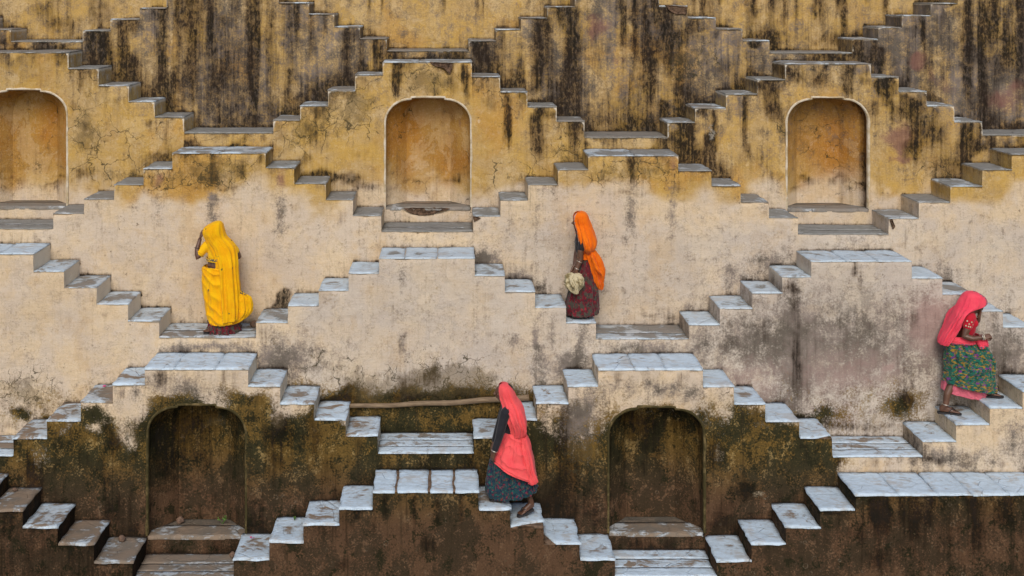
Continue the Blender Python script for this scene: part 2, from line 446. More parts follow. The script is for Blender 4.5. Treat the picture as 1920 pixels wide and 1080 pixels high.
# ---- weathering and painted contact shade: masks laid out on each wall in the photograph's pixels of that wall
exec_stains = {}
def blob(u, v, cx, cy, rx, ry, s): return s * np.exp(-(((u - cx) / rx) ** 2 + ((v - cy) / ry) ** 2))
def streak(u, v, cx, w, y0, y1, s):
    wob = (vnoise(v / 37.0, cx * 0.13 + v * 0, 5) - 0.5) * w * 0.7
    ww = w * 0.8 * (0.75 + 0.5 * vnoise(v / 23.0, cx * 0.31 + v * 0, 9))
    f = sstep(y0 - 6, y0 + 3, v) * (1 - sstep(y0 + (y1 - y0) * 0.55, y1, v))
    return s * f * np.exp(-np.abs((u - cx - wob) / (ww * 1.2)) ** 1.9)
# black mould streaks: (x, half width, top, bottom, strength)
ST = {
 6: [(693,3,-40,34,.8),(717,3,-40,40,.75),(833,3,-40,38,.8),(895,3,-40,42,.75),(905,3,-40,48,.8),(658,3,-40,20,.6),(727,2,-40,15,.6),(815,2,-40,14,.5),(1015,5,-40,30,.5),
     (990,5,-40,28,.45),(1300,4,-40,40,.6),(1318,4,-40,45,.8),(1350,4,-40,25,.7),(1412,4,-40,42,.8),(1470,6,-40,78,.8),(1493,4,-40,60,.7),(1527,5,-40,66,.85),(1538,3,-40,60,.8),
     (1581,6,-40,84,.95),(1570,3,-40,40,.6),(1625,3,-40,20,.6),(1450,4,-40,30,.6),(70,3,-40,30,.5),(1660,6,-40,60,.5),(112,3,-40,20,.4)],
 5: [(304,9,6,190,.85),(331,6,0,70,.45),(357,9,0,215,.8),(395,6,0,120,.3),(420,12,30,220,.45),(472,9,-10,235,1.05),(540,8,130,200,.5),(584,6,24,140,.6),(556,7,10,70,.45),(610,5,20,80,.5),
     (705,9,72,125,.8),(650,8,60,130,.35),(196,14,56,130,.9),(172,12,56,130,.9),(228,9,40,140,.95),(252,8,36,70,.5),
     (893,8,74,125,.9),(905,6,74,140,.7),(945,5,60,120,.4),(1009,10,34,195,.9),(1027,6,34,80,.5),(1070,19,12,245,1.0),(1052,6,12,60,.6),(1060,9,150,235,.6),(1168,9,0,110,.75),(1190,6,0,140,.55),
     (1230,7,0,60,.7),(1212,7,0,150,.35),(1253,8,10,170,.8),(1262,16,10,28,.9),(1274,8,60,240,.5),(1220,9,110,220,.4),(1240,10,190,240,.6),
     (1418,8,76,95,.9),(1408,4,76,92,.8),(1345,6,55,80,.5),(1300,12,30,70,.4),
     (1615,12,74,130,.8),(1636,9,72,130,.8),(1650,12,90,140,.9),(1731,6,28,95,.7),(1813,9,0,235,1.15),(1838,6,0,215,.85),(1790,12,8,40,.5),(1862,14,0,90,.5),(1890,10,0,140,.55),(1912,9,0,180,.6),(1760,9,30,90,.35),(1700,6,50,110,.4)],
 4: [(746,8,119,193,1.0),(741,5,119,185,.8),(875,5,122,205,.85),(868,4,120,160,.5),(950,8,172,290,1.0),(955,4,200,300,.6),(1008,11,204,302,1.0),(1012,15,262,302,.6),(997,6,215,270,.4),(1075,9,240,310,.5),(985,6,172,215,.4),
     (152,5,131,185,.6),(110,12,100,130,.5),(90,9,100,120,.4),(596,5,200,235,.5),(525,8,235,270,.5),
     (1593,10,123,186,1.05),(1585,7,123,186,.9),(1338,7,204,310,.9),(1330,12,250,320,.9),(1288,9,235,300,.9),(1397,6,178,300,.95),(1404,7,270,300,.6),(1440,9,152,240,.5),(1495,12,122,170,.4),(1540,15,125,160,.35),
     (1652,9,148,180,.5),(1715,12,190,330,.55),(1750,9,200,290,.5),(1806,9,230,310,.9),(1822,10,230,300,.9),(1838,6,230,300,.8),(1672,5,190,250,.6),(1665,6,175,210,.5),(1770,9,230,320,.4),
     (1622,5,200,385,.7),(280,6,225,245,.4),(310,5,225,270,.5),(262,5,168,190,.4)],
 3: [(400,6,290,358,1.0),(396,9,310,356,.5),(1187,6,293,362,1.05),(1180,5,293,330,.5),(487,5,290,310,.6),(365,8,296,345,.3),(455,9,300,350,.35),(350,6,290,330,.35),
     (1255,5,300,325,.4),(640,5,395,430,.35),(1700,4,430,470,.4)],
 2: [(1499,6,495,523,1.1),(1602,4,490,526,1.05),(1596,3,500,520,.6),(1612,3,520,548,.5)],
 1: [(302,11,696,735,.7),(420,9,696,728,.55),(440,8,698,740,.4),(345,6,696,712,.3),(1160,6,700,740,.5),(1275,6,700,740,.5),(1215,9,696,715,.3),(1735,8,835,868,.5),(1815,14,850,884,.6),(1760,5,862,884,.6),
     (1880,4,866,884,.7),(1575,5,860,884,.6),(1640,7,860,884,.5)],
 0: [(775,6,930,1000,.5),(820,8,935,1000,.5),(865,7,930,990,.6),(720,7,930,980,.4),(1715,14,935,1030,.75),(1740,9,935,1000,.7),(1640,16,940,985,.8),(1830,12,935,1060,.6),(1880,20,935,1000,.7),(671,6,958,978,1.1),(1560,18,958,968,.9)],
}
BL = {  # (channel, x, y, rx, ry, strength); channels K mould, M algae, P reddish, G grime, W white, C cracks
 6: [('K',70,20,30,15,.4),('K',130,45,40,14,.45),('K',200,25,30,18,.4),('K',20,50,25,14,.5),('K',1440,70,50,12,.6),('K',1580,72,50,14,.7),('K',1350,45,30,20,.35),('K',985,45,20,12,.7),('K',870,75,30,10,.3),('K',690,62,20,12,.3)],
 5: [('P',302,150,8,25,.6),('P',1125,50,28,26,.75),('P',1160,115,20,10,.55),('P',1110,75,10,60,.35),('P',1723,112,17,22,1.2),('P',1745,140,9,15,.5),('P',1880,190,45,28,.8),('P',1775,160,25,30,.55),('P',1910,160,20,15,.6),
     ('K',440,140,25,60,.4),('K',400,160,20,50,.3),('K',600,190,40,20,.55),('K',640,160,50,25,.4),('K',240,120,20,20,.7),('K',340,150,25,30,.3),('K',1300,60,30,18,.3),('K',1255,80,25,40,.3),('K',1850,60,30,60,.35),('K',1880,130,30,40,.3),
     ('K',1215,130,15,50,.4),('C',1270,120,30,60,.7),('C',1330,100,40,30,.8),('C',660,60,40,40,.3)],
 4: [('C',800,155,60,35,1.0),('C',640,220,70,60,.7),('C',680,200,30,40,.6),('C',200,260,80,60,.55),('C',160,220,30,90,.7),('C',240,330,80,20,.8),('C',980,330,60,30,.7),('C',1060,290,40,40,.8),('C',560,250,30,50,.8),('C',1480,230,30,40,.7),('C',1760,330,60,30,.6),
     ('K',655,335,26,12,1.0),('K',690,352,30,8,.7),('K',610,330,24,14,.9),('K',575,300,18,14,.6),('K',585,250,14,20,.5),('K',300,295,30,12,.8),('K',285,310,20,6,.7),('K',155,325,22,16,.6),('K',165,240,8,18,.6),('K',140,200,14,10,.5),('K',1000,340,34,16,.5),('K',1080,240,18,20,.5),('K',920,195,18,14,.45),('K',850,160,14,18,.45),('K',1045,215,22,10,.5),
     ('K',1445,170,22,26,.55),('K',1455,210,18,30,.45),('K',1480,140,25,14,.4),('K',1540,150,40,14,.35),('K',1660,165,24,14,.5),('K',1700,200,24,24,.6),('K',1700,270,28,40,.35),('K',1740,260,28,60,.4),('K',1780,310,40,16,.5),('K',1300,300,24,24,.85),('K',1270,265,18,24,.6),('K',1345,320,30,14,.8),('K',1420,300,30,20,.3),('K',1640,220,10,30,.5),('K',1475,240,8,24,.5),
     ('P',1692,262,24,34,1.05),('P',1660,260,20,14,.6),('P',1690,300,30,8,.6),('P',1310,200,20,30,.3),('P',1015,212,14,10,.6),('W',1335,240,8,40,.45),('W',1400,225,8,40,.35),('W',900,226,8,6,.6),
     ('K',835,128,20,12,.3)],
 3: [('C',410,320,80,30,.9),('C',1140,325,50,25,.7),('C',1230,320,50,25,.6),('C',300,345,50,15,.5),('P',297,336,12,22,.8),('P',527,335,13,26,.8),('P',1262,310,10,22,.7),('P',1020,352,12,6,.5),('P',1195,300,9,12,.4),
     ('K',380,340,16,14,.45),('K',455,320,18,16,.45),('K',430,350,20,8,.3),('K',1135,335,30,12,.3),('K',1215,330,14,14,.4),('K',1270,350,8,14,.45),('K',390,352,60,6,.3),('K',1180,362,40,6,.5),
     ('G',400,410,12,40,.7),('G',396,372,14,14,.6),('G',527,400,14,55,.65),('G',297,385,10,35,.4),('G',1185,400,10,50,.7),('G',1262,385,10,45,.55),('G',1008,400,7,40,.3),('G',250,390,8,30,.3),('G',345,380,8,20,.35),('G',600,420,8,30,.25),
     ('K',530,556,11,12,2.2),('K',526,571,10,7,1.6),('K',536,546,7,5,1.2),('K',950,505,40,12,.25),('G',905,485,25,14,.75),('G',965,520,30,14,.6),('G',860,470,30,10,.5),('G',1010,540,18,14,.5),
     ('K',430,600,60,6,.5),('K',400,585,12,5,.4),('K',1000,538,14,4,.6),('K',1100,600,50,5,.2),('K',1255,596,14,8,.7),('K',1220,590,14,4,.6),('K',1145,513,8,4,.55),
     ('G',1370,520,20,30,.6),('G',1440,490,30,20,.5),('G',1780,520,30,20,.35),('W',1790,420,60,60,.2)],
 2: [('G',755,520,10,60,.5),('K',755,530,8,10,.35),('G',1006,640,10,80,.75),('G',1035,620,9,30,.6),('G',1092,625,12,50,.7),('G',1075,680,20,30,.6),('G',1040,690,30,25,.6),('G',830,540,8,25,.35),('G',800,590,25,16,.35),('G',893,600,6,60,.3),('G',755,640,10,40,.5),('K',750,645,9,16,.35),
     ('G',965,640,26,20,.45),('K',755,725,17,22,.85),('K',800,712,22,16,.75),('K',815,695,12,14,.7),('K',870,735,30,12,.8),('K',655,730,15,18,.9),('K',640,750,40,8,.8),('K',920,745,60,7,.7),('K',780,745,60,8,.8),('K',700,722,10,6,.4),('M',815,700,20,20,.7),('M',760,735,40,20,.55),('M',880,742,50,12,.7),('M',655,735,16,14,.6),('M',700,780,140,22,.95),('M',850,790,90,20,.9),
     ('C',800,720,160,40,1.1),('C',880,705,60,25,.8),('C',690,740,40,30,.7),('C',660,700,30,30,.4),
     ('C',40,735,60,40,1.0),('K',30,715,22,12,.35),('K',40,765,14,8,.7),('M',40,775,18,10,.9),('M',90,785,16,8,.7),('K',85,770,8,10,.6),('K',10,800,20,6,.5),
     ('G',560,660,80,40,.5),('G',520,680,40,30,.6),('K',495,630,10,22,.45),('K',560,690,60,12,.35),('C',590,680,50,40,.6),('G',330,655,30,8,.5),('G',400,650,70,8,.6),('K',380,655,40,6,.3),
     ('G',1600,640,300,110,.75),('G',1490,600,26,90,.35),('G',1492,700,24,80,.40),('K',1495,720,14,60,.45),('K',1488,560,10,40,.55),('K',1492,650,12,60,.6),('K',1700,720,14,50,.45),('K',1712,600,10,24,.5),('K',1480,535,14,16,.5),('G',1400,640,60,40,.4),('K',1375,640,20,14,.35),('K',1430,620,14,24,.4),
     ('P',1735,610,30,50,.75),('P',1780,620,40,40,.55),('P',1600,700,120,50,.38),('P',1400,720,60,50,.36),('P',1560,780,60,20,.4),('W',1500,520,90,16,.3),('W',1610,560,60,30,.35),('W',1580,600,60,40,.2),
     ('K',1880,700,40,30,.6),('G',1880,660,50,60,.5),('K',1850,740,30,20,.8),('K',1445,790,80,9,.75),('M',1480,790,90,16,.7),('M',1550,770,24,14,.5),('M',1690,760,30,24,.75),('K',1700,750,14,20,.8),('P',1668,690,8,6,.9),('K',1360,770,20,24,.5),('K',1600,800,90,9,.6),('G',1450,770,50,25,.6),
     ('G',1310,630,20,30,.4),('G',1200,650,70,10,.5)],
 1: [('G',300,715,60,30,.5),('G',380,735,60,20,.5),('M',330,748,70,14,.5),('W',238,820,20,30,.4),('G',120,800,60,25,.5),('C',520,790,26,24,1.0),('C',240,815,40,36,.9),('C',370,820,26,10,.7),('C',1390,745,50,20,.7),('C',1095,850,50,50,.9),('K',530,800,18,24,.7),('K',545,745,30,10,.4),('M',470,770,30,40,.5),
     ('G',1100,780,30,60,.8),('G',1060,800,30,40,.8),('K',1050,830,25,40,.5),('K',1085,870,20,40,.45),('G',1180,730,60,20,.5),('G',1270,730,60,20,.5),('K',1140,760,12,12,.4),('K',1060,775,16,20,.4),('K',1340,850,24,30,.75),('K',1400,920,22,18,.8),('K',1360,960,20,30,.5),('K',1280,990,50,8,.5),('K',1035,930,30,50,.35),('K',1090,930,30,40,.2),('K',1040,990,30,20,.3),
     ('W',1350,845,14,22,.25),('K',215,830,22,20,.75),('K',200,800,14,14,.5),('K',590,820,14,40,.55),('K',520,860,30,30,.5),('K',60,880,20,30,.5),('K',110,830,14,30,.5),('K',150,860,20,20,.4),
     ('G',1800,860,120,20,.55),('G',1900,820,20,40,.4),('K',1745,862,40,8,.5),('M',1572,850,18,30,.5)],
 0: [('K',1650,965,20,24,.9),('P',1620,929,9,6,1.3),('K',1610,1000,20,20,.5),('K',1640,1050,20,20,.6),('K',700,985,8,16,.4),('K',805,1020,18,14,.7),('K',640,1055,12,10,.7)],
}
def weather_and_shade(k, x, z, ztop, zbase):
    """stain masks for wall points (world x, z) of tier k, with painted contact shade in K and G"""
    D = DEP[k] if k >= 0 else D_LOW
    u = x * F / D + VX; v = VY - z * F / D
    dt = (ztop - z) * F / D; db = (z - zbase) * F / D
    Z = lambda: np.zeros_like(u)
    ch = dict(K=Z(), M=Z(), W=Z(), P=Z(), Y=Z(), G=Z(), O=Z(), C=Z())
    wn_ = (fbm(u / 60.0, v / 60.0, 3, 4) - 0.5)
    uw = u + (fbm(u / 16.0, v / 16.0, 21, 3) - 0.5) * 14; vw = v + (fbm(u / 16.0, v / 16.0, 22, 3) - 0.5) * 14
    for c, cx, cy, rx, ry, s in BL.get(k, []):
        ch[c] += blob(uw, vw, cx, cy, rx, ry, s)
    us = u + (fbm(u / 9.0, v / 14.0, 23, 2) - 0.5) * 5
    for cx, w, y0, y1, s in ST.get(k, []):
        ch['K'] += streak(us, v, cx, w, y0, y1, s)
    if k >= 0:
        zt_ = sstep(-3.2, -2.25, z + wn_ * 0.9)
        ch['Y'] += zt_
        if k == 2: ch['Y'] -= sstep(470, 620, u + wn_ * 160) * (0.62 + 0.3 * sstep(1280, 1500, u))
        if k == 3: ch['Y'] -= sstep(860, 1010, u + wn_ * 160) * 0.55 * sstep(365, 440, v + wn_ * 60)
        low = sstep(-5.02, -5.42, z + wn_ * 0.35)
    else:
        low = np.ones_like(u)
    if k >= 5:
        s1 = fbm(u / 26.0, v / 260.0, 31 + k, 4); 
        if k == 5:
            ch['K'] += sstep(0.48, 0.70, s1) * 0.36 + 0.10 + 1.0 * np.exp(-np.maximum(db, 0) / 30.0) * sstep(0.2, 0.55, fbm(u / 50.0, v / 50.0, 41, 3))  # wall foot: moss, with shade beside the steps painted in
            ch['K'] += 0.22 * sstep(0.35, 0.65, fbm(u / 30.0, v / 90.0, 43, 4)) * np.where(u > 1640, 1.6, 1.0)
            ch['G'] += 0.42 + 0.32 * sstep(0.4, 0.6, fbm(u / 45.0, v / 160.0, 47, 4)) + np.where(u > 1640, 0.15, 0)
        else:
            ch['K'] += sstep(0.55, 0.78, s1) * np.where((u > 640) & (u < 1010), 0.12, 0.45) + 0.6 * np.exp(-np.maximum(db, 0) / 12.0) * sstep(0.4, 0.65, fbm(u / 30.0, v / 30.0, 41, 3))
            ch['K'] += np.where(u > 1260, 0.10, 0.0)
            ch['G'] += 0.34
    if k == 4:
        ch['C'] += 0.05 + 0.30 * np.exp(-np.maximum(dt, 0) / 60.0)
        ch['G'] += 0.35 * np.exp(-np.maximum(dt, 0) / 45.0)
        ch['K'] += 0.72 * np.exp(-np.maximum(dt, 0) / 30.0) * sstep(0.40, 0.62, fbm(u / 32.0, v / 40.0, 51, 3)) * np.where(u > 1230, 1.5, 1.0)
        ch['K'] += 0.95 * np.exp(-np.maximum(db, 0) / 18.0) * sstep(0.42, 0.66, fbm(u / 44.0, v / 30.0, 53, 3)) * sstep(-3.0, -2.3, z)  # mould at the foot, darkened further as painted shade by the steps
        r = np.where((u > 1236) & (u < 1900), 1.0, 0.0)
        ch['K'] += r * 0.30 * sstep(0.45, 0.7, fbm(u / 40.0, v / 70.0, 55, 4)) * sstep(400, 300, v)
        ch['G'] += r * 0.22 * sstep(390, 300, v) + 0.10 * sstep(0.5, 0.7, fbm(u / 60.0, v / 60.0, 57, 3))
    if k == 3:
        ch['C'] += 0.22 * sstep(380, 330, v)
        ch['G'] += 0.3 * np.exp(-np.maximum(dt, 0) / 40.0) * sstep(-3.0, -2.3, z)
        ch['K'] += 0.55 * np.exp(-np.maximum(dt, 0) / 22.0) * sstep(0.45, 0.65, fbm(u / 32.0, v / 40.0, 61, 3)) * sstep(-3.0, -2.3, z)
        ch['K'] += 0.55 * np.exp(-np.maximum(db, 0) / 8.0) * sstep(0.42, 0.66, fbm(u / 36.0, v / 20.0, 63, 3))  # grime along the foot, deepened as painted contact shade
        ch['G'] += 0.30 * np.exp(-np.maximum(db, 0) / 22.0) * sstep(0.35, 0.6, fbm(u / 50.0, v / 40.0, 64, 3)) * np.where(u > 700, 1.3, .6)  # grey share of the same grime and painted contact shade
        ch['G'] += 0.16 * np.where(u > 880, 1.0, 0.4) * sstep(330, 420, v)
    if k == 2:
        ch['G'] += 0.10 * sstep(560, 700, v) + 0.25 * np.exp(-np.maximum(db, 0) / 14.0)  # foot term: grime plus contact shade painted above the treads
        ch['K'] += 0.42 * np.exp(-np.maximum(db, 0) / 9.0) * sstep(0.45, 0.65, fbm(u / 36.0, v / 24.0, 65, 3))  # patchy dark foot band, grime carrying painted contact shade
        ch['P'] += np.where(u > 1300, 0.26, 0.0)
        ch['M'] += low * np.where((u > 480) & (u < 1130), 0.9, 0.28)
    if k == 1:
        loc = np.ones_like(u)
        loc *= 1 - 0.72 * np.exp(-((u - 1085) / 45.0) ** 2) * sstep(930, 800, v)
        loc *= 1 - 0.92 * sstep(1556, 1580, uw)
        loc *= 1 - 0.6 * blob(uw, vw, 238, 822, 26, 34, 1.0) - 0.6 * blob(uw, vw, 512, 785, 20, 16, 1.0) - 0.75 * blob(uw, vw, 178, 800, 20, 12, 1.0)
        loc *= 1 - 0.75 * blob(uw, vw, 225, 765, 26, 18, 1.0) - 0.6 * blob(uw, vw, 1275, 770, 16, 34, 1.0) - 0.5 * blob(uw, vw, 1170, 775, 16, 26, 1.0) - 0.55 * blob(uw, vw, 1365, 775, 20, 20, 1.0) - 0.5 * blob(uw, vw, 1345, 850, 16, 26, 1.0) - 0.45 * blob(uw, vw, 1430, 930, 26, 10, 1.0) - 0.4 * blob(uw, vw, 560, 765, 22, 12, 1.0) - 0.45 * blob(uw, vw, 845, 790, 20, 10, 1.0) - 0.4 * blob(uw, vw, 770, 785, 16, 12, 1.0)
        loc *= 1 - 0.5 * blob(uw, vw, 75, 850, 26, 40, 1.0) - 0.35 * blob(uw, vw, 1320, 800, 40, 20, 1.0)
        line = 748 + 16 * np.sin(u / 95.0) + np.where(u > 1000, 6, 0)
        ch['M'] += sstep(-40, 66, v - line + wn_ * 130) * loc * 1.25
        ch['K'] += (0.08 * sstep(770, 900, v) + 0.35 * sstep(0.5, 0.72, fbm(u / 34.0, v / 80.0, 71, 4)) * sstep(730, 800, v)) * loc * np.where((u > 1330) & (u < 1570) & (v < 960), 0.25, 1.0)
        ch['G'] += 0.30 * sstep(690, 760, v) * sstep(0.35, 0.6, fbm(u / 30.0, v / 60.0, 73, 4))
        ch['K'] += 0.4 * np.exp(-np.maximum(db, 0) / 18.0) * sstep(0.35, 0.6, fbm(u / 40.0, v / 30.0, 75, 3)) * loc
        ch['K'] += 0.2 * np.exp(-np.maximum(dt, 0) / 14.0) * sstep(0.4, 0.6, fbm(u / 20.0, v / 30.0, 77, 3))
    if k <= 0:
        ch['M'] += 1.3
        ch['K'] += 0.02 + 0.34 * sstep(0.5, 0.7, fbm(u / 26.0, v / 180.0, 81, 4)) * sstep(1060, 960, v) + np.where(u > 1640, 0.20, 0) + np.where(u < 260, 0.35, 0)
        ch['K'] += 0.3 * np.exp(-np.maximum(dt, 0) / 10.0)
    ch['K'] += 0.75 * np.exp(-(np.maximum(db, 0) / 2.6) ** 2) * (0.35 + 0.9 * fbm(u / 30.0, v / 30.0, 95, 3))  # thin grime line at the junction, strengthened to stand in for contact shadow
    # pale worn edge under the treads
    ew = {6: 0.0, 5: 0.75, 4: 0.72, 3: 0.45, 2: 0.32, 1: 0.2}.get(k, 0.0)
    wpx = {5: 4.0, 4: 5.0, 3: 4.0, 2: 4.0, 1: 4.0}.get(k, 4.0)
    ch['W'] += ew * np.exp(-(np.maximum(dt, 0) / wpx) ** 2) * (0.5 + 0.9 * fbm(u / 40.0, v / 40.0, 91, 3))
    return (np.stack([ch['K'], ch['M'], ch['W'], ch['P']], -1), np.stack([ch['Y'], ch['G'], ch['O'], ch['C']], -1))

def wobble(V):
    """hand-laid unevenness of the plaster (a function of place, so pieces stay joined)"""
    x, y, z = V[:, 0], V[:, 1], V[:, 2]
    q = z + y * 1.7
    d = np.empty_like(V)
    d[:, 0] = (fbm(y * 3 + q * 3.1, x * 0.7, 101, 3) - 0.5) * 0.016
    d[:, 1] = (fbm(x * 1.3, q * 1.3, 102, 4) - 0.5) * 0.045 + (fbm(x * 9, q * 9, 103, 2) - 0.5) * 0.012
    d[:, 2] = (fbm(x * 2.7 + y, y * 2 + z * 0.5, 104, 3) - 0.5) * 0.014
    return V + d

TH = {-1: .030, 0: .024, 1: .022, 2: .016, 3: .015, 4: .018, 5: .018, 6: .018}
STEP = 0.026

def lattice(a, b, step):
    n0, n1 = math.ceil((a + 1e-4) / step), math.floor((b - 1e-4) / step)
    mid = [i * step for i in range(n0, n1 + 1) if a + step * 0.3 < i * step < b - step * 0.3]
    return [a] + mid + [b]

def wall_piece(k, T, Tl, i0, i1, D, D2, parent, step=STEP, zcut=None):
    """front face and end risers of the run of segments i0..i1 of a tier"""
    th = TH[k]
    xs = set()
    segs = T[i0:i1 + 1]
    X0, X1 = segs[0][1], segs[-1][2]
    br = sorted({s[1] for s in segs} | {X1} | {b for s in (Tl or []) for b in (s[1], s[2]) if X0 < b < X1} |
                {e for nv in NW.get(k, []) for p in nv[4] for e in [p[0]] if X0 < e < X1})
    br2 = [br[0]]
    for b in br[1:]:
        if b - br2[-1] > 1e-4: br2.append(b)
    Vs, Qs, base = [], [], 0
    tops, bases = [], []
    def emit(xa, xb, za, zb, zt_true, zb_true):
        nonlocal base
        # za(x), zb(x): bottom and top arrays at [xa, xb]
        zl = lattice(min(za), max(zb), step)
        if za[0] != za[1] or zb[0] != zb[1]:
            n = max(1, int((min(zb) - max(za)) / step))
            colA = [za[0] + (zb[0] - za[0]) * i / n for i in range(n + 1)]
            colB = [za[1] + (zb[1] - za[1]) * i / n for i in range(n + 1)]
        else:
            colA = colB = zl
        m = len(colA)
        V = [(xa, D, z) for z in colA] + [(xb, D, z) for z in colB]
        Vs.extend(V)
        tops.extend([zt_true] * (2 * m)); bases.extend([zb_true] * (2 * m))
        Qs.extend([(base + i, base + m + i, base + m + i + 1, base + i + 1) for i in range(m - 1)])
        base += 2 * m
    for a, b in zip(br2[:-1], br2[1:]):
        mx = (a + b) / 2
        ztop = float(prof(T, mx))
        zb = (float(prof(Tl, mx)) if Tl else FLOOR_Z) 
        zbot = zb - 0.10
        n = max(1, round((b - a) / step))
        cols = [a + (b - a) * i / n for i in range(n + 1)]
        nv = next((q for q in NW.get(k, []) if q[0] < mx < q[1]), None)
        for xa, xb in zip(cols[:-1], cols[1:]):
            if nv is None:
                emit(xa, xb, (zbot, zbot), (ztop - th, ztop - th), ztop, zb)
            else:
                emit(xa, xb, (zbot, zbot), (nv[3] - 0.04, nv[3] - 0.04), nv[3] + 0.5, zb)
                e = 1e-5
                t0, t1 = float(niche_top(nv, xa + e)), float(niche_top(nv, xb - e))
                emit(xa, xb, (t0, t1), (ztop - th, ztop - th), ztop, zb)
    V = np.array(Vs, float); Q = np.array(Qs, np.int64)
    tops = np.array(tops); bases = np.array(bases)
    key = np.round(V[:, [0, 2]] * 2e4).astype(np.int64)
    _, first, inv = np.unique(key, axis=0, return_index=True, return_inverse=True)
    inv = inv.ravel()
    V, tops, bases = V[first], tops[first], bases[first]
    Q = inv[Q]
    # end risers (faces seen from the side, one tread deep) between neighbours of different height
    RV, RQ, rt = [], [], []
    rb = 0
    allseg = T
    for i in range(i0, i1 + 2):
        if i <= 0 or i >= len(T): continue
        l, r = T[i - 1], T[i]
        own = (i0 <= i - 1 <= i1) if l[3] > r[3] else (i0 <= i <= i1)
        if not own: continue
        x = r[1]
        zlo, zhi = min(l[3], r[3]) - 0.06, max(l[3], r[3]) - th
        ny, nz = 14, max(2, int((zhi - zlo) / 0.03))
        ys = [D + (D2 - D + 0.03) * j / ny for j in range(ny + 1)]
        zs = [zlo + (zhi - zlo) * j / nz for j in range(nz + 1)]
        for y in ys:
            for z in zs: RV.append((x, y, z)); rt.append(max(l[3], r[3]))
        m = nz + 1
        for j in range(ny):
            for q in range(nz):
                f = (rb + j * m + q, rb + (j + 1) * m + q, rb + (j + 1) * m + q + 1, rb + j * m + q + 1)
                RQ.append(f if r[3] < l[3] else f[::-1])
        rb += len(ys) * m
    # rounded, chipped arris
    top_e = (tops - th - V[:, 2])
    V[:, 1] += 0.010 * np.exp(-(np.maximum(top_e, 0) / 0.02) ** 2)
    chip = sstep(0.60, 0.72, fbm(V[:, 0] * 6.0, V[:, 2] * 6.0 + k * 7, 131, 3)) * np.exp(-(np.maximum(top_e, 0) / 0.05) ** 2)
    V[:, 1] += chip * {0: .05, 1: .035}.get(k, .018)
    # bedding under the treads
    CV, CQ, cb = [], [], 0
    for s_ in segs:
        nx = max(2, int((s_[2] - s_[1]) / 0.08))
        for j in range(4):
            for i in range(nx + 1): CV.append((s_[1] + (s_[2] - s_[1]) * i / nx, D + .006 + (D2 - D) * j / 3, s_[3] - th - .002))
        for j in range(3):
            for i in range(nx): CQ.append((cb + j * (nx + 1) + i, cb + j * (nx + 1) + i + 1, cb + (j + 1) * (nx + 1) + i + 1, cb + (j + 1) * (nx + 1) + i))
        cb += 4 * (nx + 1)
    sA, sB = weather_and_shade(k, V[:, 0], V[:, 2], tops, bases)
    if k >= 2:      # limewash runs down the free corners of the steps too
        for i in range(1, len(T)):
            l, r = T[i - 1], T[i]
            lo, hi = min(l[3], r[3]), max(l[3], r[3])
            s_ = -1 if l[3] > r[3] else 1
            e = (V[:, 0] - r[1]) * s_ * F / D
            inside = (e > -1) & (V[:, 2] > lo - .01) & (V[:, 2] < hi + .01)
            sA[:, 2] += np.where(inside, {2: .25, 3: .45, 4: .62, 5: .5, 6: .3}[k] * np.exp(-(np.maximum(e, 0) / 4.0) ** 2), 0) * (0.4 + fbm(V[:, 0] * 5, V[:, 2] * 5, 97, 3))
    if RV:
        RV = np.array(RV, float); rt = np.array(rt)
        a2, b2 = weather_and_shade(k, RV[:, 0], RV[:, 2], rt, np.full(len(RV), -99.0))
        ru = RV[:, 0] * F / D + VX
        if k == 2: a2[:, 2] += np.where(ru < 600, 0.72, 0.25)
        if k == 1: a2[:, 2] += np.where((ru > 455) & (ru < 730), 0.6, 0.1)
        if k <= 0: a2[:, 0] += np.where(ru < 300, 0.55, 0.2)
        if k >= 1: a2[:, 0] += 0.30 * sstep(0.45, 0.65, fbm(RV[:, 1] * 6, RV[:, 2] * 3 + ru, 66, 3))
        if k == 3: a2[:, 2] += 0.25
        if k >= 4: a2[:, 2] += np.where(ru < 400, 0.45, 0.2); a2[:, 0] *= 0.6
        Q = np.concatenate([Q, np.array(RQ, np.int64) + len(V)])
        V = np.concatenate([V, RV]); sA = np.concatenate([sA, a2]); sB = np.concatenate([sB, b2])
    CV = np.array(CV, float)
    cA, cB = weather_and_shade(k, CV[:, 0], CV[:, 2], CV[:, 2], np.full(len(CV), -99.0))
    Q = np.concatenate([Q, np.array(CQ, np.int64) + len(V)])
    V = np.concatenate([V, CV]); sA = np.concatenate([sA, cA]); sB = np.concatenate([sB, cB])
    V = wobble(V)
    if k == 4:      # sill of the middle niche broken away
        u = V[:, 0] * F / D + VX; v = -V[:, 2] * F / D
        V[:, 1] += 0.05 * sstep(0.3, 0.6, blob(u, v, 798, 396, 42, 7, 1.0)) * (np.abs(V[:, 1] - D) < 0.1)
    if k == 4:      # plaster broken away at the crown of the middle staircase
        u = V[:, 0] * F / D + VX; v = -V[:, 2] * F / D
        V[:, 1] += 0.045 * sstep(0.35, 0.7, blob(u, v, 835, 122, 17, 12, 1.0) + blob(u, v, 842, 133, 7, 9, .9)) * (np.abs(V[:, 1] - D) < 0.1)
    return grid_obj('wall', V, Q, PLASTER, parent, {'stain_shade': sA, 'tone': sB})

